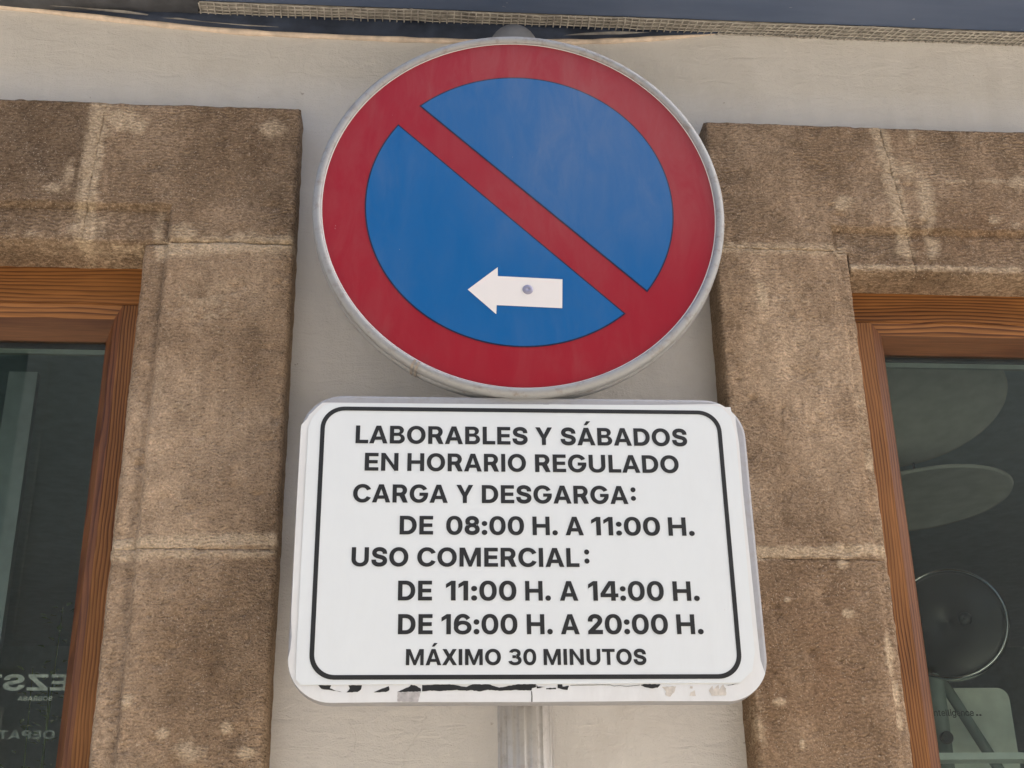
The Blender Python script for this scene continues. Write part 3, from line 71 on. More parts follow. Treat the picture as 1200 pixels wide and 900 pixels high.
DARK = [[-0.5748,2.7121,0.0891,0.0928,0.9],[-0.3804,2.6958,0.0774,0.0925,0.2],[-0.4461,2.5812,0.0501,0.0265,0.7],[-0.5724,2.5921,0.0746,0.0236,0.35],[-0.39,2.5872,0.0177,0.0384,0.5],[0.7088,2.5841,0.062,0.0247,0.8],[0.4851,2.6778,0.0551,0.1264,0.25],[-0.248,2.6543,0.0517,0.0913,0.2],[-0.2049,1.9592,0.0336,0.0684,0.3],[0.8517,2.5275,0.0827,0.0183,0.5],[-0.4285,2.5309,0.0199,0.0202,0.8],[0.5417,2.1433,0.0622,0.0512,0.4],[-0.2425,2.1856,0.047,0.0755,0.25],[-0.625,2.6126,0.0031,0.0037,0.7],[-0.62,2.6127,0.0031,0.0037,0.7],[-0.615,2.6127,0.0031,0.0037,0.7],[-0.6101,2.6128,0.0031,0.0037,0.7],[-0.6051,2.6129,0.0031,0.0037,0.7],[-0.6001,2.613,0.0031,0.0037,0.7],[-0.5951,2.6131,0.0031,0.0037,0.7],[-0.5901,2.6132,0.0031,0.0037,0.7],[-0.5851,2.6133,0.0031,0.0037,0.7],[-0.5801,2.6134,0.0031,0.0037,0.7],[-0.5751,2.6135,0.0031,0.0037,0.7],[-0.5701,2.6136,0.0031,0.0037,0.7],[-0.5651,2.6137,0.0031,0.0037,0.7],[-0.5601,2.6138,0.0031,0.0037,0.7],[-0.5551,2.6139,0.0031,0.0037,0.7],[-0.5501,2.614,0.0031,0.0037,0.7],[-0.5451,2.6141,0.0031,0.0037,0.7],[-0.5401,2.6141,0.0031,0.0037,0.7],[-0.5351,2.6142,0.0031,0.0037,0.7],[-0.5301,2.6143,0.0031,0.0037,0.7],[-0.5251,2.6144,0.0031,0.0037,0.7],[-0.5201,2.6145,0.0031,0.0037,0.7],[-0.515,2.6146,0.0031,0.0037,0.7],[-0.51,2.6147,0.0031,0.0037,0.7],[-0.505,2.6148,0.0031,0.0037,0.7],[-0.5,2.6149,0.0031,0.0037,0.7],[-0.4949,2.615,0.0031,0.0037,0.7],[-0.4899,2.6151,0.0031,0.0037,0.7],[-0.4849,2.6152,0.0031,0.0037,0.7],[-0.4798,2.6153,0.0031,0.0037,0.7],[-0.4748,2.6154,0.0031,0.0037,0.7],[-0.4698,2.6155,0.0031,0.0037,0.7],[-0.4647,2.6155,0.0032,0.0037,0.7],[-0.4597,2.6156,0.0032,0.0037,0.7],[-0.4546,2.6157,0.0032,0.0037,0.7],[-0.4496,2.6158,0.0032,0.0037,0.7],[-0.4445,2.6159,0.0032,0.0037,0.7],[-0.4395,2.616,0.0032,0.0037,0.7],[-0.4344,2.6161,0.0032,0.0037,0.7],[-0.4294,2.6162,0.0032,0.0037,0.7],[-0.4243,2.6163,0.0032,0.0037,0.7],[-0.4192,2.6164,0.0032,0.0037,0.7],[-0.4142,2.6165,0.0032,0.0037,0.7],[-0.4091,2.6166,0.0032,0.0037,0.7],[-0.4041,2.6167,0.0032,0.0037,0.7],[-0.399,2.6168,0.0032,0.0037,0.7],[-0.3939,2.6169,0.0032,0.0037,0.7],[-0.3888,2.617,0.0032,0.0037,0.7],[-0.3838,2.6171,0.0032,0.0037,0.7],[-0.3744,2.6113,0.0032,0.0037,0.8],[-0.3745,2.6053,0.0032,0.0037,0.8],[-0.3746,2.5993,0.0032,0.0037,0.8],[-0.3747,2.5934,0.0032,0.0037,0.8],[-0.3749,2.5874,0.0032,0.0037,0.8],[-0.375,2.5815,0.0032,0.0037,0.8],[-0.3751,2.5755,0.0031,0.0037,0.8],[-0.3752,2.5696,0.0031,0.0037,0.8],[-0.3753,2.5637,0.0031,0.0037,0.8],[-0.3755,2.5578,0.0031,0.0037,0.8],[-0.3756,2.552,0.0031,0.0036,0.8],[-0.3757,2.5461,0.0031,0.0036,0.8],[-0.3758,2.5403,0.0031,0.0036,0.8],[-0.3759,2.5344,0.0031,0.0036,0.8],[-0.3761,2.5286,0.0031,0.0036,0.8],[-0.3762,2.5228,0.0031,0.0036,0.8],[-0.3763,2.517,0.0031,0.0036,0.8],[-0.3764,2.5113,0.0031,0.0036,0.8],[-0.3765,2.5055,0.0031,0.0036,0.8],[-0.3767,2.4997,0.0031,0.0036,0.8],[-0.3768,2.494,0.0031,0.0036,0.8],[-0.3769,2.4883,0.0031,0.0036,0.8],[-0.377,2.4826,0.0031,0.0035,0.8],[-0.3771,2.4769,0.0031,0.0035,0.8],[-0.3773,2.4712,0.0031,0.0035,0.8],[-0.3774,2.4655,0.0031,0.0035,0.8],[-0.3775,2.4599,0.0031,0.0035,0.8],[-0.3776,2.4542,0.0031,0.0035,0.8],[-0.3777,2.4486,0.0031,0.0035,0.8],[-0.3778,2.443,0.0031,0.0035,0.8],[-0.378,2.4374,0.0031,0.0035,0.8],[-0.3781,2.4318,0.0031,0.0035,0.8],[-0.3782,2.4262,0.0031,0.0035,0.8],[-0.3783,2.4206,0.0031,0.0035,0.8],[-0.3784,2.4151,0.003,0.0034,0.8],[-0.3785,2.4095,0.003,0.0034,0.8],[-0.3786,2.404,0.003,0.0034,0.8],[-0.3788,2.3985,0.003,0.0034,0.8],[-0.3789,2.393,0.003,0.0034,0.8],[-0.379,2.3875,0.003,0.0034,0.8],[-0.3791,2.382,0.003,0.0034,0.8],[-0.3792,2.3766,0.003,0.0034,0.8],[-0.3793,2.3711,0.003,0.0034,0.8],[-0.3794,2.3657,0.003,0.0034,0.8],[-0.3795,2.3602,0.003,0.0034,0.8],[-0.3797,2.3548,0.003,0.0034,0.8],[-0.3798,2.3494,0.003,0.0034,0.8],[-0.3799,2.344,0.003,0.0034,0.8],[-0.38,2.3387,0.003,0.0033,0.8],[-0.3801,2.3333,0.003,0.0033,0.8],[-0.3802,2.3279,0.003,0.0033,0.8],[-0.3803,2.3226,0.003,0.0033,0.8],[-0.3804,2.3173,0.003,0.0033,0.8],[-0.3805,2.312,0.003,0.0033,0.8],[-0.3806,2.3067,0.003,0.0033,0.8],[-0.3807,2.3014,0.003,0.0033,0.8],[-0.3808,2.2962,0.003,0.0033,0.8],[-0.3809,2.291,0.003,0.0033,0.8],[-0.381,2.2858,0.003,0.0033,0.8],[-0.3811,2.2806,0.003,0.0033,0.8],[-0.3812,2.2754,0.003,0.0033,0.8],[-0.3813,2.2702,0.003,0.0032,0.8],[-0.3813,2.2651,0.003,0.0032,0.8],[-0.3814,2.2599,0.0029,0.0032,0.8],[-0.3815,2.2548,0.0029,0.0032,0.8],[-0.3816,2.2496,0.0029,0.0032,0.8],[-0.3817,2.2445,0.0029,0.0032,0.8],[-0.3818,2.2394,0.0029,0.0032,0.8],[-0.3819,2.2343,0.0029,0.0032,0.8],[-0.382,2.2292,0.0029,0.0032,0.8],[-0.382,2.2242,0.0029,0.0032,0.8],[-0.3821,2.2191,0.0029,0.0032,0.8],[-0.3822,2.214,0.0029,0.0032,0.8],[-0.3823,2.209,0.0029,0.0032,0.8],[-0.3824,2.204,0.0029,0.0032,0.8],[-0.3825,2.1989,0.0029,0.0032,0.8],[-0.3826,2.1939,0.0029,0.0031,0.8],[-0.3826,2.1889,0.0029,0.0031,0.8],[-0.3827,2.184,0.0029,0.0031,0.8],[-0.3828,2.179,0.0029,0.0031,0.8],[-0.3829,2.174,0.0029,0.0031,0.8],[-0.383,2.1691,0.0029,0.0031,0.8],[-0.3831,2.1641,0.0029,0.0031,0.8],[-0.3832,2.1592,0.0029,0.0031,0.8],[-0.3832,2.1543,0.0029,0.0031,0.8],[-0.3833,2.1493,0.0029,0.0031,0.8],[-0.3834,2.1444,0.0029,0.0031,0.8],[-0.3835,2.1396,0.0029,0.0031,0.8],[-0.3836,2.1347,0.0029,0.0031,0.8],[-0.3837,2.1298,0.0029,0.0031,0.8],[-0.3837,2.1249,0.0029,0.0031,0.8],[-0.3838,2.1201,0.0029,0.003,0.8],[-0.3839,2.1153,0.0029,0.003,0.8],[-0.384,2.1104,0.0029,0.003,0.8],[-0.3841,2.1056,0.0029,0.003,0.8],[-0.3842,2.1008,0.0028,0.003,0.8],[-0.3842,2.096,0.0028,0.003,0.8],[-0.3843,2.0912,0.0028,0.003,0.8],[-0.3844,2.0864,0.0028,0.003,0.8],[-0.3842,2.0817,0.0028,0.003,0.8],[-0.384,2.0769,0.0028,0.003,0.8],[-0.3837,2.0722,0.0028,0.003,0.8],[-0.3835,2.0674,0.0028,0.003,0.8],[-0.3833,2.0627,0.0028,0.003,0.8],[-0.3831,2.058,0.0028,0.003,0.8],[-0.3829,2.0533,0.0028,0.003,0.8],[-0.3826,2.0486,0.0028,0.003,0.8],[-0.3824,2.0439,0.0028,0.0029,0.8],[-0.3822,2.0392,0.0028,0.0029,0.8],[-0.382,2.0346,0.0028,0.0029,0.8],[-0.3818,2.0299,0.0028,0.0029,0.8],[-0.3816,2.0252,0.0028,0.0029,0.8],[-0.3813,2.0206,0.0028,0.0029,0.8],[-0.3811,2.016,0.0028,0.0029,0.8],[-0.3809,2.0114,0.0028,0.0029,0.8],[-0.3807,2.0068,0.0028,0.0029,0.8],[-0.3805,2.0022,0.0028,0.0029,0.8],[-0.3803,1.9976,0.0028,0.0029,0.8],[-0.3801,1.993,0.0028,0.0029,0.8],[-0.3799,1.9884,0.0028,0.0029,0.8],[-0.3796,1.9838,0.0028,0.0029,0.8],[-0.3794,1.9793,0.0028,0.0029,0.8],[-0.3792,1.9747,0.0028,0.0029,0.8],[-0.379,1.9702,0.0028,0.0029,0.8],[-0.3788,1.9657,0.0028,0.0028,0.8],[-0.3786,1.9612,0.0028,0.0028,0.8],[-0.3784,1.9567,0.0028,0.0028,0.8],[-0.3782,1.9522,0.0028,0.0028,0.8],[-0.378,1.9477,0.0028,0.0028,0.8],[-0.3778,1.9432,0.0027,0.0028,0.8],[-0.3776,1.9387,0.0027,0.0028,0.8],[-0.3773,1.9343,0.0027,0.0028,0.8],[-0.3771,1.9298,0.0027,0.0028,0.8],[-0.3769,1.9254,0.0027,0.0028,0.8],[-0.3767,1.9209,0.0027,0.0028,0.8],[-0.3765,1.9165,0.0027,0.0028,0.8],[-0.3763,1.9121,0.0027,0.0028,0.8],[-0.3761,1.9077,0.0027,0.0028,0.8],[-0.3759,1.9033,0.0027,0.0028,0.8],[-0.3757,1.8989,0.0027,0.0028,0.8],[-0.3755,1.8945,0.0027,0.0028,0.8],[-0.3753,1.8901,0.0027,0.0028,0.8],[-0.3751,1.8858,0.0027,0.0027,0.8],[-0.3749,1.8814,0.0027,0.0027,0.8],[-0.3749,1.8771,0.0027,0.0027,0.8],[-0.3749,1.8727,0.0027,0.0027,0.8],[-0.3749,1.8684,0.0027,0.0027,0.8],[-0.3749,1.8641,0.0027,0.0027,0.8],[-0.3749,1.8598,0.0027,0.0027,0.8],[-0.3748,1.8555,0.0027,0.0027,0.8],[-0.3748,1.8512,0.0027,0.0027,0.8],[-0.3748,1.8469,0.0027,0.0027,0.8],[-0.3748,1.8426,0.0027,0.0027,0.8],[-0.3748,1.8383,0.0027,0.0027,0.8],[-0.3748,1.8341,0.0027,0.0027,0.8],[-0.3748,1.8298,0.0027,0.0027,0.8],[-0.3748,1.8256,0.0027,0.0027,0.8],[-0.3748,1.8213,0.0027,0.0027,0.8],[-0.3748,1.8171,0.0027,0.0027,0.8],[-0.3748,1.8129,0.0027,0.0027,0.8],[-0.3747,1.8087,0.0027,0.0027,0.8],[-0.3747,1.8045,0.0027,0.0026,0.8],[-0.3747,1.8003,0.0027,0.0026,0.8],[0.6462,2.6114,0.0028,0.0031,0.6],[0.6517,2.6115,0.0028,0.0031,0.6],[0.6572,2.6116,0.0028,0.0031,0.6],[0.6627,2.6117,0.0028,0.0031,0.6],[0.6682,2.6118,0.0028,0.0031,0.6],[0.6737,2.6119,0.0028,0.0031,0.6],[0.6792,2.612,0.0028,0.0031,0.6],[0.6847,2.6121,0.0028,0.0031,0.6],[0.6902,2.6122,0.0028,0.0031,0.6],[0.6958,2.6123,0.0028,0.0031,0.6],[0.7013,2.6124,0.0028,0.0031,0.6],[0.7068,2.6125,0.0028,0.0031,0.6],[0.7123,2.6127,0.0028,0.0031,0.6],[0.7179,2.6128,0.0028,0.0031,0.6],[0.7234,2.6129,0.0028,0.0031,0.6],[0.7289,2.613,0.0028,0.0031,0.6],[0.7345,2.6131,0.0028,0.0031,0.6],[0.74,2.6132,0.0028,0.0031,0.6],[0.7456,2.6133,0.0028,0.0031,0.6],[0.7511,2.6134,0.0028,0.0031,0.6],[0.7566,2.6135,0.0028,0.0031,0.6],[0.7622,2.6136,0.0028,0.0031,0.6],[0.7677,2.6137,0.0028,0.0031,0.6],[0.7733,2.6138,0.0028,0.0031,0.6],[0.7789,2.6139,0.0028,0.0031,0.6],[0.7844,2.614,0.0028,0.0031,0.6],[0.79,2.6141,0.0028,0.0031,0.6],[0.7955,2.6143,0.0028,0.0031,0.6],[0.8011,2.6144,0.0028,0.0031,0.6],[0.8067,2.6145,0.0028,0.0031,0.6],[0.8122,2.6146,0.0028,0.0031,0.6],[0.8178,2.6147,0.0028,0.0031,0.6],[0.8234,2.6148,0.0028,0.0031,0.6],[0.829,2.6149,0.0028,0.0031,0.6],[0.8346,2.615,0.0028,0.0031,0.6],[0.8401,2.6151,0.0028,0.0032,0.6],[0.8457,2.6152,0.0028,0.0032,0.6],[0.8513,2.6153,0.0028,0.0032,0.6],[0.8569,2.6154,0.0028,0.0032,0.6],[0.8625,2.6155,0.0028,0.0032,0.6],[0.8681,2.6156,0.0028,0.0032,0.6],[0.8737,2.6158,0.0028,0.0032,0.6],[0.8793,2.6159,0.0028,0.0032,0.6],[0.8849,2.616,0.0028,0.0032,0.6],[0.8905,2.6161,0.0028,0.0032,0.6],[0.8961,2.6162,0.0028,0.0032,0.6],[0.9017,2.6163,0.0028,0.0032,0.6],[0.9073,2.6164,0.0028,0.0032,0.6],[0.9129,2.6165,0.0028,0.0032,0.6],[0.9186,2.6166,0.0028,0.0032,0.6],[0.9242,2.6167,0.0028,0.0032,0.6],[0.9298,2.6168,0.0028,0.0032,0.6],[0.9354,2.6169,0.0028,0.0032,0.6],[0.9411,2.6171,0.0028,0.0032,0.6],[0.9467,2.6172,0.0028,0.0032,0.6],[0.9523,2.6173,0.0028,0.0032,0.6],[0.958,2.6174,0.0028,0.0032,0.6],[0.6486,2.6084,0.0028,0.0031,0.5],[0.6488,2.6023,0.0028,0.0031,0.5],[0.6491,2.5962,0.0027,0.0031,0.5],[0.6493,2.5901,0.0027,0.0031,0.5],[0.6496,2.584,0.0027,0.0031,0.5],[0.6498,2.5779,0.0027,0.0031,0.5],[0.6501,2.5719,0.0027,0.0031,0.5],[0.6503,2.5658,0.0027,0.0031,0.5],[0.6506,2.5598,0.0027,0.003,0.5],[0.6508,2.5538,0.0027,0.003,0.5],[0.6511,2.5478,0.0027,0.003,0.5],[0.6513,2.5418,0.0027,0.003,0.5],[0.6516,2.5359,0.0027,0.003,0.5],[0.6518,2.5299,0.0027,0.003,0.5],[0.652,2.524,0.0027,0.003,0.5],[0.6523,2.518,0.0027,0.003,0.5],[0.6525,2.5121,0.0027,0.003,0.5],[0.6528,2.5062,0.0027,0.003,0.5],[0.653,2.5003,0.0027,0.003,0.5],[0.6532,2.4945,0.0027,0.003,0.5],[0.6535,2.4886,0.0027,0.003,0.5],[0.6537,2.4828,0.0027,0.003,0.5],[0.654,2.4769,0.0027,0.003,0.5],[0.6542,2.4711,0.0027,0.0029,0.5],[0.6544,2.4653,0.0027,0.0029,0.5],[0.6547,2.4595,0.0027,0.0029,0.5],[0.6549,2.4537,0.0027,0.0029,0.5],[0.6552,2.448,0.0027,0.0029,0.5],[0.6554,2.4422,0.0027,0.0029,0.5],[0.6556,2.4365,0.0027,0.0029,0.5],[0.6559,2.4307,0.0027,0.0029,0.5],[0.6561,2.425,0.0027,0.0029,0.5],[0.6563,2.4193,0.0027,0.0029,0.5],[0.6566,2.4136,0.0027,0.0029,0.5],[0.6568,2.4079,0.0026,0.0029,0.5],[0.657,2.4023,0.0026,0.0029,0.5],[0.6573,2.3966,0.0026,0.0029,0.5],[0.6575,2.391,0.0026,0.0029,0.5],[0.6577,2.3854,0.0026,0.0028,0.5],[0.6578,2.3797,0.0026,0.0028,0.5],[0.6579,2.3741,0.0026,0.0028,0.5],[0.658,2.3685,0.0026,0.0028,0.5],[0.658,2.363,0.0026,0.0028,0.5],[0.6581,2.3574,0.0026,0.0028,0.5],[0.6582,2.3518,0.0026,0.0028,0.5],[0.6583,2.3463,0.0026,0.0028,0.5],[0.6584,2.3408,0.0026,0.0028,0.5],[0.6584,2.3352,0.0026,0.0028,0.5],[0.6585,2.3297,0.0026,0.0028,0.5],[0.6586,2.3242,0.0026,0.0028,0.5],[0.6587,2.3188,0.0026,0.0028,0.5],[0.6588,2.3133,0.0026,0.0028,0.5],[0.6588,2.3078,0.0026,0.0028,0.5],[0.6589,2.3024,0.0026,0.0028,0.5],[0.659,2.2969,0.0026,0.0027,0.5],[0.6591,2.2915,0.0026,0.0027,0.5],[0.6591,2.2861,0.0026,0.0027,0.5],[0.6592,2.2807,0.0026,0.0027,0.5],[0.6593,2.2753,0.0026,0.0027,0.5],[0.6594,2.2699,0.0026,0.0027,0.5],[0.6595,2.2646,0.0026,0.0027,0.5],[0.6595,2.2592,0.0026,0.0027,0.5],[0.6596,2.2539,0.0026,0.0027,0.5],[0.6597,2.2486,0.0026,0.0027,0.5],[0.6598,2.2432,0.0026,0.0027,0.5],[0.6598,2.2379,0.0026,0.0027,0.5],[0.6599,2.2326,0.0026,0.0027,0.5],[0.66,2.2274,0.0026,0.0027,0.5],[0.6601,2.2221,0.0026,0.0027,0.5],[0.6601,2.2168,0.0025,0.0027,0.5],[0.6602,2.2116,0.0025,0.0027,0.5],[0.6603,2.2063,0.0025,0.0026,0.5],[0.6604,2.2011,0.0025,0.0026,0.5]]
WARM = [[0.5566,1.937,0.0953,0.1289,0.9],[0.8939,2.6201,0.0844,0.0554,0.7],[0.7905,2.5788,0.0194,0.031,0.6],[0.5426,2.0318,0.0728,0.0488,0.4],[0.476,1.8351,0.0347,0.0445,0.5],[-0.5397,2.5279,0.0738,0.0173,0.4]]

# ------------------------------------------------------------------ material helpers
class NT:
    def __init__(self, name):
        self.m = bpy.data.materials.new(name)
        self.m.use_nodes = True
        self.t = self.m.node_tree
        self.t.nodes.clear()
        self.out = self.t.nodes.new('ShaderNodeOutputMaterial')
    def n(self, typ, **kw):
        nd = self.t.nodes.new(typ)
        for k, v in kw.items():
            setattr(nd, k, v)
        return nd
    def l(self, a, b):
        self.t.links.new(a, b)
    def setin(self, nd, i, v):
        if hasattr(v, 'is_output'):
            self.l(v, nd.inputs[i])
        else:
            nd.inputs[i].default_value = v
    def pos(self, scale=(1, 1, 1), rot=(0, 0, 0)):
        g = self.n('ShaderNodeNewGeometry')
        mp = self.n('ShaderNodeMapping')
        mp.inputs['Scale'].default_value = scale
        mp.inputs['Rotation'].default_value = rot
        self.l(g.outputs['Position'], mp.inputs['Vector'])
        return mp.outputs[0]
    def noise(self, vec, scale=1.0, detail=3.0, rough=0.55, dist=0.0):
        nd = self.n('ShaderNodeTexNoise')
        self.l(vec, nd.inputs['Vector'])
        nd.inputs['Scale'].default_value = scale
        nd.inputs['Detail'].default_value = detail
        nd.inputs['Roughness'].default_value = rough
        nd.inputs['Distortion'].default_value = dist
        return nd.outputs['Fac']
    def math(self, op, a, b=0.0, c=0.0, clamp=False):
        nd = self.n('ShaderNodeMath', operation=op, use_clamp=clamp)
        for i, v in enumerate((a, b, c)):
            self.setin(nd, i, v)
        return nd.outputs[0]
    def ramp(self, fac, stops, interp='LINEAR'):
        nd = self.n('ShaderNodeValToRGB')
        nd.color_ramp.interpolation = interp
        e = nd.color_ramp.elements
        while len(e) < len(stops):
            e.new(0.5)
        for el, (p, c) in zip(e, stops):
            el.position = p
            el.color = (c if len(c) == 4 else (*c, 1)) if hasattr(c, '__len__') else (c, c, c, 1)
        self.l(fac, nd.inputs[0])
        return nd.outputs[0]
    def mix(self, fac, a, b, mode='MIX'):
        nd = self.n('ShaderNodeMix', data_type='RGBA', blend_type=mode)
        nd.clamp_factor = True
        for i, v in ((0, fac), (6, a), (7, b)):
            if hasattr(v, 'is_output'):
                self.l(v, nd.inputs[i])
            else:
                nd.inputs[i].default_value = v if i == 0 else (*v[:3], 1)
        return nd.outputs[2]
    def attr(self, name):
        nd = self.n('ShaderNodeAttribute', attribute_name=name)
        return nd.outputs['Fac']
    def bump(self, h, strength=0.5, dist=0.002, normal=None):
        nd = self.n('ShaderNodeBump')
        nd.inputs['Strength'].default_value = strength
        nd.inputs['Distance'].default_value = dist
        self.l(h, nd.inputs['Height'])
        if normal is not None:
            self.l(normal, nd.inputs['Normal'])
        return nd.outputs[0]
    def principled(self, color, rough=0.6, metal=0.0, spec=0.5, normal=None, coat=0.0, coat_rough=0.1):
        p = self.n('ShaderNodeBsdfPrincipled')
        if hasattr(color, 'is_output'):
            self.l(color, p.inputs['Base Color'])
        else:
            p.inputs['Base Color'].default_value = (*color[:3], 1)
        self.setin(p, 'Roughness', rough)
        self.setin(p, 'Metallic', metal)
        p.inputs['Specular IOR Level'].default_value = spec
        p.inputs['Coat Weight'].default_value = coat
        p.inputs['Coat Roughness'].default_value = coat_rough
        if normal is not None:
            self.l(normal, p.inputs['Normal'])
        self.l(p.outputs[0], self.out.inputs[0])
        return self.m

def simple(name, color, rough=0.6, metal=0.0, spec=0.5, var=0.12, scale=25, bump=0.0, bscale=300, coat=0.0):
    t = NT(name)
    p = t.pos()
    n1 = t.noise(p, scale, 4)
    lo = tuple(c * (1 - var) for c in color)
    hi = tuple(min(1, c * (1 + var)) for c in color)
    col = t.ramp(n1, [(0.3, lo), (0.7, hi)])
    nrm = t.bump(t.noise(p, bscale, 3), bump, 0.001) if bump else None
    r = t.math('MULTIPLY_ADD', n1, 0.15, rough - 0.075)
    return t.principled(col, r, metal, spec, nrm, coat)

# ---- stone with tooling marks, pale mortar smears and painted lintel edge light from the mesh attributes
def stone_material():
    t = NT("sandstone")
    p = t.pos()
    warp = t.noise(t.pos((14, 14, 14)), 1, 2)
    # tooling rows: short wavy horizontal ridges, about five millimetres apart
    vec = t.n('ShaderNodeVectorMath', operation='MULTIPLY_ADD')
    nz = t.n('ShaderNodeTexNoise')
    t.l(p, nz.inputs['Vector']); nz.inputs['Scale'].default_value = 45; nz.inputs['Detail'].default_value = 2
    t.l(nz.outputs['Color'], vec.inputs[0])
    vec.inputs[1].default_value = (0.012, 0.0, 0.022)
    t.l(p, vec.inputs[2])
    mp = t.n('ShaderNodeMapping'); mp.inputs['Scale'].default_value = (135, 170, 320)
    t.l(vec.outputs[0], mp.inputs['Vector'])
    tool = t.noise(mp.outputs[0], 1.0, 2.5, 0.6)
    # rows of chisel strokes
    sp_ = t.n('ShaderNodeSeparateXYZ'); t.l(p, sp_.inputs[0])
    rz_ = t.math('MULTIPLY_ADD', t.noise(t.pos((38, 38, 20)), 1, 2), 0.020, sp_.outputs['Z'])
    rz_ = t.math('MULTIPLY_ADD', t.noise(t.pos((130, 130, 90)), 1, 2), 0.0045, rz_)
    row = t.math('PINGPONG', t.math('DIVIDE', rz_, 0.0058), 0.5)
    row = t.math('MULTIPLY', t.math('MULTIPLY', row, 2.0), t.ramp(t.noise(t.pos((120, 120, 60)), 1, 2), [(0.35, 0.25), (0.6, 1.0)]))
    rw = t.ramp(t.noise(t.pos((9, 9, 7)), 1, 3), [(0.36, 0.12), (0.62, 1.0)])
    tool = t.math('MULTIPLY_ADD', t.math('MULTIPLY', t.math('SUBTRACT', row, 0.4), rw), 0.26, tool)
    grain = t.noise(p, 520, 3, 0.7)
    pits = t.n('ShaderNodeTexVoronoi'); t.l(p, pits.inputs['Vector']); pits.inputs['Scale'].default_value = 210
    pit = t.ramp(pits.outputs['Distance'], [(0.0, 0.0), (0.42, 1.0)])
    # the jambs are more grainy, the lintels more tooled
    zone = t.math('MULTIPLY_ADD', t.noise(t.pos((5, 5, 3)), 1, 2), 0.6, t.attr('grainy'))
    zf = t.ramp(zone, [(0.35, 0.0), (0.95, 1.0)])
    h1 = t.math('MULTIPLY_ADD', tool, 1.0, t.math('MULTIPLY', grain, 0.35))
    h2 = t.math('MULTIPLY_ADD', pit, 0.22, t.math('MULTIPLY_ADD', grain, 0.45, t.math('MULTIPLY', tool, 0.75)))
    mixh = t.n('ShaderNodeMix', data_type='FLOAT')
    t.l(zf, mixh.inputs[0]); t.l(h1, mixh.inputs[2]); t.l(h2, mixh.inputs[3])
    h = mixh.outputs[0]
    # base colours
    big = t.noise(t.pos((7, 7, 4)), 1, 5, 0.6)
    col = t.ramp(big, [(0.30, (0.170, 0.117, 0.073)), (0.5, (0.268, 0.194, 0.128)), (0.72, (0.385, 0.292, 0.203))])
    mott = t.noise(t.pos((34, 34, 26)), 1, 5, 0.65)
    col = t.mix(1.0, col, t.ramp(mott, [(0.3, 0.78), (0.5, 1.0), (0.72, 1.22)]), 'MULTIPLY')
    tone = t.attr('tone')
    col = t.mix(1.0, col, t.ramp(tone, [(0.0, (0.70, 0.69, 0.68)), (0.5, (1.0, 1.0, 1.0)), (1.0, (1.22, 1.24, 1.26))]), 'MULTIPLY')
    warm = t.math('MULTIPLY', t.attr('warm'), t.ramp(t.noise(t.pos((20, 20, 20)), 1, 4), [(0.3, 0.25), (0.6, 1.0)]))
    col = t.mix(warm, col, (0.205, 0.132, 0.080))
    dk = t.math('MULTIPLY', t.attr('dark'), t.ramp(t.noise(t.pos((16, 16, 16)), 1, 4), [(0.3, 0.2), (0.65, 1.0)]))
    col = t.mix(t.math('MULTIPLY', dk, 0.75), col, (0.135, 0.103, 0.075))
    # pale mortar, plus light painted along the lintel arris, broken up by noise
    brk = t.noise(t.pos((48, 48, 60)), 1, 6, 0.72)
    pm = t.math('MULTIPLY_ADD', brk, 1.5, -0.75)
    pm = t.math('ADD', t.math('MULTIPLY', t.attr('pale'), 1.15), t.math('MULTIPLY', pm, 1.0))
    pm = t.ramp(pm, [(0.28, 0.0), (0.72, 1.0)])
    pal = t.mix(t.noise(t.pos((40, 40, 40)), 1, 3), (0.43, 0.335, 0.22), (0.57, 0.47, 0.345))
    col = t.mix(t.math('MULTIPLY', pm, 0.80), col, pal)
    # darker in the tool marks, paler on the ridges
    gm = t.ramp(h, [(0.52, 0.0), (0.66, 0.45), (0.82, 1.0)])
    col = t.mix(gm, t.mix(1.0, col, (0.72, 0.69, 0.66), 'MULTIPLY'), t.mix(1.0, col, (1.42, 1.41, 1.40), 'MULTIPLY'))
    sp = t.ramp(t.noise(p, 360, 2, 0.5), [(0.30, 0.88), (0.5, 1.0), (0.72, 1.35)])
    col = t.mix(1.0, col, sp, 'MULTIPLY')
    fleck = t.ramp(t.noise(t.pos((430, 430, 430)), 1, 1.5), [(0.63, 0.0), (0.70, 0.55)])
    col = t.mix(fleck, col, (0.66, 0.56, 0.44))
    hb = t.math('SUBTRACT', t.math('MULTIPLY_ADD', mott, 0.5, h), t.math('MULTIPLY', pm, -0.22))
    nrm = t.bump(hb, 1.0, 0.006)
    return t.principled(col, 0.92, 0, 0.15, nrm)

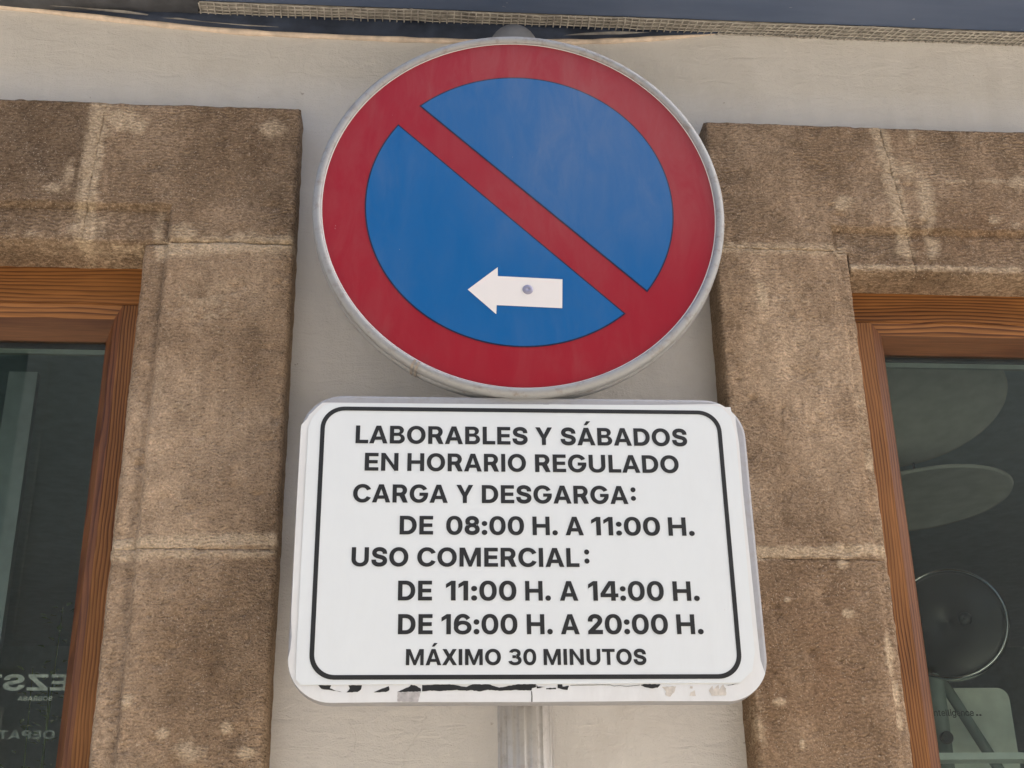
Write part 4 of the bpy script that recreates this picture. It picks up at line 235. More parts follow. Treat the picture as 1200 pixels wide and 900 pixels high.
def plaster_material():
    t = NT("cream_plaster")
    p = t.pos()
    n1 = t.noise(t.pos((2.5, 2.5, 2.0)), 1, 4)
    n2 = t.noise(t.pos((22, 22, 9)), 1, 5, 0.6)
    n3 = t.noise(t.pos((22, 40, 60)), 1, 5, 0.65, 0.9)
    n4 = t.noise(p, 420, 2)
    col = t.ramp(n1, [(0.3, (0.66, 0.645, 0.605)), (0.7, (0.73, 0.715, 0.675))])
    col = t.mix(t.ramp(n2, [(0.45, 0.0), (0.75, 0.45)]), col, (0.78, 0.765, 0.73))
    drip = t.math('MULTIPLY', t.ramp(t.noise(t.pos((16, 16, 1.2)), 1, 4, 0.6), [(0.5, 0.0), (0.8, 0.22)]), t.ramp(t.noise(t.pos((3, 3, 3)), 1, 3), [(0.4, 0.0), (0.65, 0.7)]))
    col = t.mix(drip, col, (0.47, 0.44, 0.40))
    blot = t.ramp(t.noise(t.pos((8, 8, 8)), 1, 5, 0.6), [(0.55, 0.0), (0.75, 0.35)])
    col = t.mix(blot, col, (0.52, 0.49, 0.445))
    spots = t.ramp(t.noise(p, 95, 2), [(0.76, 0.0), (0.80, 0.6)])
    col = t.mix(spots, col, (0.30, 0.25, 0.20))
    h = t.math('MULTIPLY_ADD', n2, 0.7, t.math('MULTIPLY_ADD', n3, 0.40, t.math('MULTIPLY', n4, 0.12)))
    vor = t.n('ShaderNodeTexVoronoi', feature='DISTANCE_TO_EDGE')
    wv = t.n('ShaderNodeVectorMath', operation='MULTIPLY_ADD'); nz = t.n('ShaderNodeTexNoise'); t.l(p, nz.inputs['Vector']); nz.inputs['Scale'].default_value = 14; nz.inputs['Detail'].default_value = 5
    t.l(nz.outputs['Color'], wv.inputs[0]); wv.inputs[1].default_value = (0.10, 0.10, 0.10); t.l(p, wv.inputs[2])
    t.l(wv.outputs[0], vor.inputs['Vector']); vor.inputs['Scale'].default_value = 4.5
    ck = t.math('MULTIPLY', t.ramp(vor.outputs['Distance'], [(0.0, 1.0), (0.006, 0.0)]), t.ramp(t.noise(t.pos((5, 5, 5)), 1, 2), [(0.52, 0.0), (0.62, 1.0)]))
    col = t.mix(t.math('MULTIPLY', ck, 0.10), col, (0.30, 0.27, 0.24))
    h = t.math('SUBTRACT', h, t.math('MULTIPLY', ck, 0.06))
    return t.principled(col, 0.78, 0, 0.3, t.bump(h, 0.75, 0.008))

def wood_material(name, axis, dark, light, period=0.0052):
    """varnished pine; grain lines run along axis"""
    t = NT(name)
    if axis == 'Z':
        across, along = 'X', (6, 6, 1.6)
    else:
        across, along = 'Z', (1.4, 6, 7)
    p = t.pos()
    sep = t.n('ShaderNodeSeparateXYZ'); t.l(p, sep.inputs[0])
    w1 = t.noise(t.pos(along), 1.0, 2, 0.5)
    w2 = t.noise(t.pos(tuple(5 * a for a in along)), 1.0, 2, 0.5)
    x = t.math('MULTIPLY_ADD', w1, 0.050, sep.outputs[across])
    x = t.math('MULTIPLY_ADD', w2, 0.009, x)
    x = t.math('MULTIPLY_ADD', sep.outputs['Y'], 0.5, x)
    ph = t.math('FRACT', t.math('DIVIDE', x, period))
    ring = t.ramp(ph, [(0.0, 0.15), (0.45, 0.35), (0.78, 1.0), (0.92, 0.9), (1.0, 0.15)])
    var = t.noise(t.pos(tuple(3 * a for a in along)), 1.0, 3)
    ring = t.math('MULTIPLY', ring, t.math('MULTIPLY_ADD', var, 1.8, 0.0), clamp=True)
    fib = t.noise(t.pos((400, 300, 14) if axis == 'Z' else (14, 300, 400)), 1.0, 3)
    base = t.mix(var, light, tuple(c * 0.72 for c in light))
    col = t.mix(ring, base, dark)
    col = t.mix(1.0, col, t.ramp(fib, [(0.3, 0.78), (0.7, 1.18)]), 'MULTIPLY')
    nrm = t.bump(t.math('MULTIPLY_ADD', ring, -0.6, t.math('MULTIPLY', fib, 0.4)), 0.35, 0.001)
    return t.principled(col, 0.47, 0, 0.35, nrm, 0.0, 0.25)

def sign_sheet(name, color, rough=0.36, dust_and_sheen=0.12):
    """reflective sheeting with rain streaked dust"""
    t = NT(name)
    p = t.pos()
    st = t.noise(t.pos((30, 30, 9)), 1, 6, 0.7, 0.6)
    sp = t.noise(p, 60, 5, 0.65)
    bl = t.noise(t.pos((4, 4, 3)), 1, 3)
    f = t.math('MULTIPLY', t.ramp(st, [(0.4, 0.15), (0.75, 1.0)]), t.ramp(bl, [(0.35, 0.15), (0.65, 1.0)]))
    f = t.math('MULTIPLY_ADD', t.ramp(sp, [(0.62, 0.0), (0.8, 0.5)]), 0.35, f)
    # grime and a sky sheen painted in, high on the right of the disc
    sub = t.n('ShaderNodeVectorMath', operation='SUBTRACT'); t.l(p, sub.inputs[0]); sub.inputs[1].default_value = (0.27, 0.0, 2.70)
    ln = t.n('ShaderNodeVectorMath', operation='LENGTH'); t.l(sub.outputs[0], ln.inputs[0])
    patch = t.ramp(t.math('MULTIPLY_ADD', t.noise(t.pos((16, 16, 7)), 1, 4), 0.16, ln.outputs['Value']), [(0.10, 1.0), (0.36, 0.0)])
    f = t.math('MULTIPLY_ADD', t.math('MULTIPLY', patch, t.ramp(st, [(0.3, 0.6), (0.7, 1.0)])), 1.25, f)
    f = t.math('MULTIPLY', f, dust_and_sheen)
    col = t.mix(f, color, (0.36, 0.33, 0.29))
    scr = t.ramp(t.noise(t.pos((260, 260, 60)), 1, 2), [(0.785, 0.0), (0.80, 0.5)])
    col = t.mix(scr, col, (0.55, 0.5, 0.5))
    r = t.math('MULTIPLY_ADD', f, 0.6, rough)
    return t.principled(col, r, 0, 0.38, t.bump(t.noise(t.pos((9, 9, 7)), 1, 2), 0.05, 0.004))

def metal_sheet(name, color, rough=0.5, metal=0.75, stain=(0.20, 0.15, 0.10), amt=0.6):
    t = NT(name)
    p = t.pos()
    n1 = t.noise(p, 70, 5, 0.65)
    n2 = t.noise(p, 260, 3, 0.6)
    st = t.ramp(n1, [(0.52, 0.0), (0.75, amt)])
    col = t.mix(st, t.mix(n2, tuple(c * 0.82 for c in color), color), stain)
    r = t.math('MULTIPLY_ADD', n2, 0.25, rough - 0.1)
    return t.principled(col, r, metal, 0.5, t.bump(n2, 0.15, 0.0006))

def glass_material():
    t = NT("window_glass")
    tr = t.n('ShaderNodeBsdfTransparent'); tr.inputs[0].default_value = (0.90, 0.955, 0.93, 1)
    gl = t.n('ShaderNodeBsdfGlossy'); gl.inputs['Roughness'].default_value = 0.0
    gl.inputs[0].default_value = (0.95, 1, 1, 1)
    fr = t.n('ShaderNodeFresnel'); fr.inputs[0].default_value = 1.5
    mx = t.n('ShaderNodeMixShader')
    t.l(fr.outputs[0], mx.inputs[0]); t.l(tr.outputs[0], mx.inputs[1]); t.l(gl.outputs[0], mx.inputs[2])
    t.l(mx.outputs[0], t.out.inputs[0])
    return t.m

M = {}
M['stone'] = stone_material()
M['plaster'] = plaster_material()
M['wood_h'] = wood_material("varnished_wood_rail", 'X', (0.085, 0.028, 0.009), (0.41, 0.180, 0.054), 0.0068)
M['wood_v'] = wood_material("varnished_wood_stile", 'Z', (0.10, 0.036, 0.012), (0.39, 0.178, 0.060), 0.0046)
M['wood_hd'] = wood_material("varnished_wood_dark_rail", 'X', (0.075, 0.028, 0.012), (0.17, 0.075, 0.030), 0.011)  # sash copy of the wood with its shade put into the colour
M['wood_vd'] = wood_material("varnished_wood_dark_stile", 'Z', (0.09, 0.030, 0.011), (0.24, 0.095, 0.032), 0.006)  # sash stile copy, shade in the colour as well
M['glass'] = glass_material()
M['gasket'] = simple("black_gasket", (0.012, 0.012, 0.013), 0.5)
M['spacer'] = simple("grey_spacer_bar", (0.30, 0.33, 0.31), 0.5)
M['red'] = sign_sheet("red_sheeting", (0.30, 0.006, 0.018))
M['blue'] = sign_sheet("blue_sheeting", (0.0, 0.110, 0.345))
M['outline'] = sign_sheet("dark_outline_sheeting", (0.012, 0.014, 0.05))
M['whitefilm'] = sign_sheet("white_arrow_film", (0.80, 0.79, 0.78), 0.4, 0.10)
M['alu'] = metal_sheet("weathered_aluminium", (0.40, 0.415, 0.42), 0.6, 0.4)
M['aluplate'] = metal_sheet("grey_plate_metal", (0.47, 0.48, 0.50), 0.55, 0.45, (0.35, 0.31, 0.26), 0.4)
M['pole'] = metal_sheet("anodised_post", (0.58, 0.57, 0.55), 0.45, 0.6, (0.28, 0.24, 0.20), 0.5)
M['cap'] = simple("grey_plastic_cap", (0.20, 0.20, 0.195), 0.6, bump=0.2)
M['rivet'] = simple("rivet_metal", (0.30, 0.31, 0.42), 0.5, 0.3)
M['sticker'] = sign_sheet("white_sticker", (0.745, 0.805, 0.825), 0.36, 0.08)
M['oldfilm'] = sign_sheet("old_white_film", (0.755, 0.785, 0.785), 0.45, 0.25)
M['black'] = simple("black_print", (0.017, 0.019, 0.020), 0.5, var=0.15, scale=60)
M['peel'] = simple("peeled_grey_film", (0.45, 0.44, 0.43), 0.6, var=0.25, scale=120)
M['peel2'] = simple("peeled_beige_film", (0.58, 0.55, 0.49), 0.6, var=0.2, scale=150)
M['clip'] = metal_sheet("rusty_clip", (0.42, 0.38, 0.33), 0.6, 0.5, (0.16, 0.08, 0.04), 0.9)

def navy_material():
    t = NT("navy_paint")
    p = t.pos()
    n = t.noise(t.pos((3, 14, 14)), 1, 4)
    col = t.ramp(n, [(0.3, (0.070, 0.105, 0.185)), (0.7, (0.115, 0.155, 0.245))])
    chip = t.ramp(t.noise(t.pos((60, 130, 130)), 1, 4), [(0.72, 0.0), (0.76, 0.8)])
    col = t.mix(chip, col, (0.35, 0.36, 0.38))
    return t.principled(col, 0.38, 0, 0.5, t.bump(n, 0.2, 0.004))
M['navy'] = navy_material()
M['darkflap'] = simple("dark_grey_membrane", (0.07, 0.075, 0.085), 0.6, var=0.35, scale=30, bump=0.3, bscale=60)
M['navyflap'] = simple("navy_membrane", (0.045, 0.06, 0.095), 0.42, var=0.5, scale=18, bump=0.4, bscale=40)
M['scrap'] = simple("torn_pale_film", (0.30, 0.29, 0.27), 0.7, var=0.3, scale=60)
M['bead'] = simple("cream_sealant", (0.74, 0.62, 0.50), 0.8, var=0.22, scale=45, bump=0.5, bscale=200)
M['mesh'] = simple("beige_mesh_strand", (0.42, 0.40, 0.355), 0.8, var=0.3, scale=50)
M['meshback'] = simple("beige_mesh_back", (0.31, 0.295, 0.26), 0.9, var=0.4, scale=70, bump=0.5, bscale=150)

# ------------------------------------------------------------------ object helpers
def wloc(o):
    v = Vector((0, 0, 0))
    while o is not None:
        v = v + o.location
        o = o.parent
    return v

def obj(name, verts, faces, mat, parent=None, local=False, smooth=False, label=None, attrs=None):
    """one mesh object; verts are world coordinates unless local"""
    me = bpy.data.meshes.new(name)
    off = Vector((0, 0, 0)) if (local or parent is None) else wloc(parent)
    if isinstance(verts, np.ndarray):
        vv = (verts - np.array(off)).tolist()
    else:
        vv = [(v[0] - off[0], v[1] - off[1], v[2] - off[2]) for v in verts]
    me.from_pydata(vv, [], faces)
    for m in (mat if isinstance(mat, (list, tuple)) else [mat]):
        me.materials.append(m)
    if attrs:
        for k, a in attrs.items():
            at = me.attributes.new(k, 'FLOAT', 'POINT')
            at.data.foreach_set('value', np.asarray(a, dtype=np.float32))
    if smooth:
        me.polygons.foreach_set('use_smooth', [True] * len(me.polygons))
    me.update()
    o = bpy.data.objects.new(name, me)
    COL.objects.link(o)
    if parent is not None:
        o.parent = parent
    if label:
        o['label'] = label
    return o

def thing(name, label, cat, loc=(0, 0, 0), rot=(0, 0, 0), group=None):
    o = bpy.data.objects.new(name, None)
    o.empty_display_size = 0.1
    COL.objects.link(o)
    o.location = loc
    o.rotation_euler = rot
    o['label'] = label
    o['category'] = cat
    if group:
        o['group'] = group
    return o

class MB:
    def __init__(self):
        self.v = []
        self.f = []
    def add(self, vs, fs):
        b = len(self.v)
        self.v += [tuple(x) for x in vs]
        self.f += [[i + b for i in f] for f in fs]
        return self
    def box(self, x0, x1, y0, y1, z0, z1):
        vs = [(x, y, z) for z in (z0, z1) for y in (y0, y1) for x in (x0, x1)]
        return self.add(vs, [(0, 2, 3, 1), (4, 5, 7, 6), (0, 1, 5, 4), (2, 6, 7, 3), (0, 4, 6, 2), (1, 3, 7, 5)])
    def tube(self, pts, r, n=8, caps=True):
        pts = [Vector(p) for p in pts]
        rs = r if hasattr(r, '__len__') else [r] * len(pts)
        rings = []
        up = Vector((0, 0, 1))
        for i, p in enumerate(pts):
            tg = (pts[min(i + 1, len(pts) - 1)] - pts[max(i - 1, 0)]).normalized()
            a = tg.cross(up if abs(tg.dot(up)) < 0.95 else Vector((1, 0, 0))).normalized()
            b = tg.cross(a)
            rings.append([p + (a * math.cos(k * 2 * math.pi / n) + b * math.sin(k * 2 * math.pi / n)) * rs[i] for k in range(n)])
        vs = [v for r_ in rings for v in r_]
        fs = []
        for i in range(len(pts) - 1):
            for k in range(n):
                k2 = (k + 1) % n
                fs.append((i * n + k, i * n + k2, (i + 1) * n + k2, (i + 1) * n + k))
        if caps:
            fs.append(tuple(range(n))[::-1])
            fs.append(tuple((len(pts) - 1) * n + k for k in range(n)))
        return self.add(vs, fs)
    def prism(self, poly, y0, y1):
        """polygon in x,z; front at y0, back at y1"""
        n = len(poly)
        vs = [(x, y0, z) for x, z in poly] + [(x, y1, z) for x, z in poly]
        fs = [tuple(range(n)), tuple(range(2 * n - 1, n - 1, -1))]
        for i in range(n):
            j = (i + 1) % n
            fs.append((i, i + n, j + n, j))
        return self.add(vs, fs)
    def flat(self, polys, y):
        """filled polygons with holes, given as [outer, hole, hole...], facing -y"""
        loops = [[Vector((x, z, 0)) for x, z in p] for p in polys]
        flatv = [(v.x, y, v.y) for lp in loops for v in lp]
        tris = geometry.tessellate_polygon(loops)
        out = []
        for tri in tris:
            a, b, c = (flatv[i] for i in tri)
            cr = (b[0] - a[0]) * (c[2] - a[2]) - (b[2] - a[2]) * (c[0] - a[0])
            out.append(tri if cr > 0 else (tri[0], tri[2], tri[1]))
        return self.add(flatv, out)
    def lathe_y(self, prof, n=128, cx=0.0, cz=0.0):
        """closed profile of (radius, y) turned about the y axis"""
        m = len(prof)
        vs = [(cx + r * math.cos(2 * math.pi * k / n), y, cz + r * math.sin(2 * math.pi * k / n)) for k in range(n) for r, y in prof]
        fs = []
        for k in range(n):
            k2 = (k + 1) % n
            for i in range(m):
                j = (i + 1) % m
                fs.append((k * m + i, k2 * m + i, k2 * m + j, k * m + j))
        return self.add(vs, fs)
    def lathe_z(self, prof, n=48, cx=0.0, cy=0.0, closed=False):
        m = len(prof)
        vs = [(cx + r * math.cos(2 * math.pi * k / n), cy + r * math.sin(2 * math.pi * k / n), z) for k in range(n) for r, z in prof]
        fs = []
        for k in range(n):
            k2 = (k + 1) % n
            for i in range(m if closed else m - 1):
                j = (i + 1) % m
                fs.append((k * m + i, k2 * m + i, k2 * m + j, k * m + j))
        return self.add(vs, fs)
    def build(self, name, mat, parent=None, local=False, smooth=False, label=None):
        return obj(name, self.v, self.f, mat, parent, local, smooth, label)

def circle(r, n=96, cx=0.0, cz=0.0, a0=0.0, a1=2 * math.pi, close=True):
    k = n if close else n + 1
    return [(cx + r * math.cos(a0 + (a1 - a0) * i / n), cz + r * math.sin(a0 + (a1 - a0) * i / n)) for i in range(k)]

def rrect(cx, cz, hw, hh, r, n=10):
    out = []
    for sx, sz, a in ((1, 1, 0), (-1, 1, 90), (-1, -1, 180), (1, -1, 270)):
        for i in range(n + 1):
            t = R(a + 90 * i / n)
            out.append((cx + sx * (hw - r) + r * math.cos(t), cz + sz * (hh - r) + r * math.sin(t)))
    return out

# ------------------------------------------------------------------ numpy noise
def vnoise(x, z, seed=0):
    xi = np.floor(x).astype(np.int64); zi = np.floor(z).astype(np.int64)
    fx = x - xi; fz = z - zi
    fx = fx * fx * (3 - 2 * fx); fz = fz * fz * (3 - 2 * fz)
    def h(a, b):
        n = (a * 374761393 + b * 668265263 + seed * 144665) & 0x7fffffff
        n = ((n ^ (n >> 13)) * 1274126177) & 0x7fffffff
        n = n ^ (n >> 16)
        return (n & 0xffff) / 65535.0
    return (h(xi, zi) * (1 - fx) + h(xi + 1, zi) * fx) * (1 - fz) + (h(xi, zi + 1) * (1 - fx) + h(xi + 1, zi + 1) * fx) * fz
def fbm(x, z, o=4, seed=0):
    s = 0; a = 0.5; t = 0
    for i in range(o):
        s = s + a * vnoise(x * 2 ** i, z * 2 ** i, seed + i * 17); t += a; a *= 0.5
    return s / t

# ------------------------------------------------------------------ the ground and street
def struct(name, mb, mat):
    o = mb.build(name, mat)
    o['kind'] = 'structure'
    return o
M['paving'] = simple("pale_paving", (0.40, 0.365, 0.32), 0.85, var=0.2, scale=3, bump=0.3, bscale=90)
M['asphalt'] = simple("street_setts", (0.33, 0.30, 0.265), 0.9, var=0.25, scale=9, bump=0.5, bscale=200)
M['kerb'] = simple("kerb_stone", (0.36, 0.34, 0.31), 0.85, var=0.2, scale=12)
M['earth'] = simple("earth", (0.22, 0.20, 0.16), 0.95)
struct('ground', MB().box(-400, 400, -400, 400, -0.6, -0.134), M['earth'])
struct('road', MB().box(-120, 120, -4.6, -1.95, -0.20, -0.12), M['asphalt'])
struct('pavement', MB().box(-120, 120, -1.80, 0.155, -0.3, 0.0), M['paving'])
struct('kerb', MB().box(-120, 120, -1.948, -1.802, -0.3, 0.002), M['kerb'])
struct('pavement', MB().box(-120, 120, -7.0, -4.75, -0.3, 0.0), M['paving'])
struct('kerb', MB().box(-120, 120, -4.748, -4.602, -0.3, 0.002), M['kerb'])

# ------------------------------------------------------------------ the building
YW, YS = 0.155, 0.10
YB = 0.26
BH = 8.6
bld = thing('building', 'old town building with cream plaster wall and brown stone window surrounds behind the signs', 'building', (0, YW, 0))

# windows: opening x0,x1, head z, wood face y, glass y
WL = dict(x0=-1.502, x1=-0.4115, z0=0.55, zt=2.556, zb=2.4945, xi=-0.4505, yf=0.19, yg=0.235, zs=2.472, zg=2.4497, xg=-0.4793)
WR = dict(x0=0.6765, x1=1.752, z0=0.55, zt=2.541, zb=2.4833, xi=0.7234, yf=0.175, yg=0.225, zs=2.463, zg=2.4480, xg=0.7555)

wall = MB()
xo = [(-1.515, -0.395), (0.66, 1.765)]
zt = 2.60
wall.box(-6, xo[0][0], YW, 0.40, 0, BH)
wall.box(xo[0][1], xo[1][0], YW, 0.40, 0, zt)
wall.box(xo[1][1], 6.5, YW, 0.40, 0, BH)
wall.box(xo[0][0], xo[1][1], YW, 0.40, zt, BH)
for a, b in xo:
    wall.box(a, b, YW, 0.40, 0, 0.53)
wall.box(-6, -5.75, 0.40, 9.0, 0, BH)
wall.box(6.25, 6.5, 0.40, 9.0, 0, BH)
wall.box(-5.75, 6.25, 8.75, 9.0, 0, BH)
wall.box(-5.75, 6.25, 0.40, 8.75, BH - 0.3, BH)
wall.build('wall', M['plaster'], bld)

# ---- stone blocks
def blobs(lst, X, Z):
    s = np.zeros_like(X)
    for cx, cz, rx, rz, k in lst:
        d2 = ((X - cx) / rx) ** 2 + ((Z - cz) / rz) ** 2
        m = d2 < 6
        if m.any():
            s[m] = np.maximum(s[m], k * np.exp(-d2[m] * 0.9))
    return s

def stone(parent, xa, xb, z0, z1, step, edge, inner=None, yback=(0.24, 0.24, 0.24, 0.24), seed=1, label=None, cut=None, tone=0.5, grainy=0.0):
    """a block with a tooled face. xa/xb: (x at z0, x at z1). edge: round-over on (left, right, bottom, top).
    inner(X, Z) -> recess depth of the rebated inner band. yback: where each side returns to."""
    nz = max(2, int(round((z1 - z0) / step))) + 1
    nx = max(2, int(round(max(xb[0] - xa[0], xb[1] - xa[1]) / step))) + 1
    tz = np.linspace(0, 1, nz); tx = np.linspace(0, 1, nx)
    TX, TZ = np.meshgrid(tx, tz)
    Z = z0 + (z1 - z0) * TZ
    XL = xa[0] + (xa[1] - xa[0]) * TZ
    XR = xb[0] + (xb[1] - xb[0]) * TZ
    X = XL + (XR - XL) * TX
    keep = np.ones((nz - 1, nx - 1), bool)
    if cut:                                  # leave out the lower left corner, x < cut[0] and z < cut[1]
        iz = int(np.argmin(abs(Z[:, 0] - cut[1]))); ix = int(np.argmin(abs(X[0] - cut[0])))
        Z[iz, :] = cut[1]; X[:iz + 1, ix] = cut[0]
        keep[:iz, :ix] = False
    def rnd(dist, r, sd):
        r_ = r * (0.55 + 0.9 * fbm(X * 60, Z * 60, 3, sd))
        u = np.clip(1 - dist / np.maximum(r_, 1e-5), 0, 1)
        return r_ * (1 - np.sqrt(np.maximum(0, 1 - u * u)))
    dep = np.zeros_like(X)
    for dist, r, sd in ((X - XL, edge[0], 3), (XR - X, edge[1], 4), (Z - z0, edge[2], 5), (z1 - Z, edge[3], 6)):
        if r:
            dep = np.maximum(dep, rnd(dist, r, sd + seed))
    dep = dep + 0.0032 * (fbm(X * 11, Z * 11, 4, seed) - 0.5) + 0.0022 * (fbm(X * 70, Z * 120, 3, seed + 9) - 0.5)
    if inner is not None:
        dep = dep + inner(X + 0.0016 * (fbm(Z * 40, X * 40, 3, 2) - 0.5), Z + 0.0016 * (fbm(X * 40, Z * 40, 3, 8) - 0.5))
    Y = YS + dep
    wob = 0.0024
    Xw = X.copy(); Zw = Z.copy()
    if edge[0]: Xw[:, 0] += wob * (fbm(Z[:, 0] * 50, Z[:, 0] * 0, 3, 31 + seed) - 0.5)
    if edge[1]: Xw[:, -1] += wob * (fbm(Z[:, -1] * 50, Z[:, -1] * 0, 3, 32 + seed) - 0.5)
    if edge[3]: Zw[-1, :] += 0.004 * (fbm(X[-1] * 45, X[-1] * 0, 3, 33 + seed) - 0.5)
    V = np.stack([Xw, Y, Zw], -1).reshape(-1, 3)
    idx = np.arange(nx * nz).reshape(nz, nx)
    F = np.stack([idx[:-1, :-1], idx[:-1, 1:], idx[1:, 1:], idx[1:, :-1]], -1)[keep].tolist()
    at = {k: blobs(l, X, Z).reshape(-1) for k, l in (('pale', PALE), ('dark', DARK), ('warm', WARM))}
    at['tone'] = np.full(X.size, tone); at['grainy'] = np.full(X.size, grainy)
    # chips and dents
    nd_ = int(40 * (z1 - z0) * (xb[0] - xa[0]) / 0.1)
    rg = np.random.default_rng(seed * 13 + 5)
    for _ in range(nd_):
        cx = rg.uniform(xa[0], xb[0]); cz = rg.uniform(z0, z1); rr = rg.uniform(0.004, 0.013); dd = rg.uniform(0.0008, 0.0028)
        V[:, 1] += dd * np.exp(-(((V[:, 0] - cx) / rr) ** 2 + ((V[:, 2] - cz) / (rr * rg.uniform(0.5, 1.0))) ** 2) ** 1.5)
    extraV = []; n0 = len(V)
    ea = {k: [] for k in at}
    def side(loop, yb, flip):
        nonlocal n0
        base = loop
        prev = list(base)
        K = 4
        for s in range(1, K + 1):
            cur = []
            for i, vi in enumerate(base):
                x, y, z = V[vi]
                w = 0.0012 * (vnoise(np.array([x * 70 + s * 3.1]), np.array([z * 70 + s * 5.7]), 41)[0] - 0.5) if s < K else 0
                extraV.append((x + w, y + (yb - y) * s / K, z + w))
                for k in at: ea[k].append(at[k][vi] * (0.75 if k == 'pale' else 1))
                cur.append(n0); n0 += 1
            for i in range(len(base) - 1):
                q = (prev[i], prev[i + 1], cur[i + 1], cur[i])
                F.append(q[::-1] if flip else q)
            prev = cur
    side((idx[iz:, 0] if cut else idx[:, 0]).tolist(), yback[0], False)
    side(idx[:, -1].tolist(), yback[1], True)
    side((idx[0, ix:] if cut else idx[0, :]).tolist(), yback[2], True)
    if cut:
        side(idx[iz, :ix + 1].tolist(), YB, True)
        side(idx[:iz + 1, ix].tolist(), YB, False)
    side(idx[-1, :].tolist(), yback[3], False)
    V = np.concatenate([V, np.array(extraV)])
    at = {k: np.concatenate([at[k], np.array(ea[k])]) for k in at}
    return obj('stone_block', V, F, M['stone'], parent, smooth=True, attrs=at, label=label)

def sstep(x, a, b):
    t = np.clip((x - a) / (b - a), 0, 1)
    return t * t * (3 - 2 * t)
REC = 0.0095
def recess_left(X, Z):
    return REC * sstep(-X, 0.3728, 0.3762) * sstep(-Z, -2.6188, -2.6154) \
        + 0.0030 * np.exp(-((np.maximum(X + 0.374, Z - 2.617)) / 0.0026) ** 2) * (X < -0.36)
def recess_jamb_left(X, Z):
    return REC * sstep(-X, 0.3728, 0.3762) + 0.0026 * np.exp(-((X + 0.374) / 0.0028) ** 2)
def recess_right(X, Z):
    return REC * sstep(X, 0.650, 0.655) * sstep(-Z, -2.6125, -2.6075) \
        + 0.004 * np.exp(-((np.maximum(0.6525 - X, Z - 2.610)) / 0.0026) ** 2) * (X > 0.64)
def recess_jamb_right(X, Z):
    return REC * 0.8 * sstep(X, 0.652, 0.658)

sl = obj('window_surround', [], [], M['stone'], bld, label='dressed brown stone surround of the window on the left')
sl.location = (-0.96, YS - YW, 0)
stone(sl, (-1.72, -1.72), (-0.5028, -0.4888), 2.556, 2.8045, 0.0032, (0.006, 0.0006, 0.012, 0.006), recess_left, (0.16, YB, YB, 0.16), 1, tone=0.22, grainy=0.00)
stone(sl, (-0.5025, -0.4885), (-0.1855, -0.1875), 2.5565, 2.8035, 0.0030, (0.0006, 0.007, 0.010, 0.006), recess_left, (YB, 0.16, YB, 0.16), 2, tone=0.42, grainy=0.10)
stone(sl, (-0.410, -0.410), (-0.184, -0.1855), 2.0838, 2.5562, 0.0030, (0.010, 0.007, 0.0007, 0.0006), recess_jamb_left, (YB, 0.16, YB, YB), 3, tone=0.62, grainy=0.50)
stone(sl, (-0.408, -0.410), (-0.184, -0.184), 1.32, 2.0835, 0.0032, (0.010, 0.007, 0.0007, 0.0007), recess_jamb_left, (YB, 0.16, YB, YB), 4, tone=0.55, grainy=0.50)
stone(sl, (-0.408, -0.408), (-0.184, -0.184), 0.50, 1.319, 0.010, (0.010, 0.007, 0.002, 0.002), None, (YB, 0.16, YB, YB), 5)
stone(sl, (-1.72, -1.72), (-1.503, -1.503), 0.50, 2.5555, 0.012, (0.010, 0.01, 0.002, 0.002), None, (0.16, YB, YB, YB), 6)

sr = obj('window_surround', [], [], M['stone'], bld, label='lighter brown stone surround of the window on the right')
sr.location = (1.2, YS - YW, 0)
stone(sr, (0.459, 0.4605), (0.7815, 0.7505), 2.5345, 2.8035, 0.0030, (0.007, 0.0006, 0.010, 0.006), recess_right, (0.16, YB, YB, 0.16), 7, tone=0.60, grainy=0.05, cut=(0.6755, 2.5695))
stone(sr, (0.7818, 0.7508), (1.97, 1.97), 2.5340, 2.8025, 0.0032, (0.0006, 0.006, 0.010, 0.006), recess_right, (YB, 0.16, YB, 0.16), 8, tone=0.55, grainy=0.00)
stone(sr, (0.4585, 0.459), (0.675, 0.675), 2.0748, 2.5692, 0.0030, (0.007, 0.010, 0.0007, 0.0007), recess_jamb_right, (0.16, YB, YB, YB), 9, tone=0.80, grainy=0.35)
stone(sr, (0.458, 0.4585), (0.675, 0.675), 1.32, 2.0745, 0.0032, (0.007, 0.010, 0.0007, 0.0007), recess_jamb_right, (0.16, YB, YB, YB), 10, tone=0.42, grainy=0.40)
stone(sr, (0.458, 0.458), (0.675, 0.675), 0.50, 1.319, 0.010, (0.007, 0.010, 0.0007, 0.0007), None, (0.16, YB, YB, YB), 11)
stone(sr, (1.754, 1.754), (1.97, 1.97), 0.50, 2.533, 0.012, (0.010, 0.01, 0.002, 0.002), None, (YB, 0.16, YB, YB), 12)

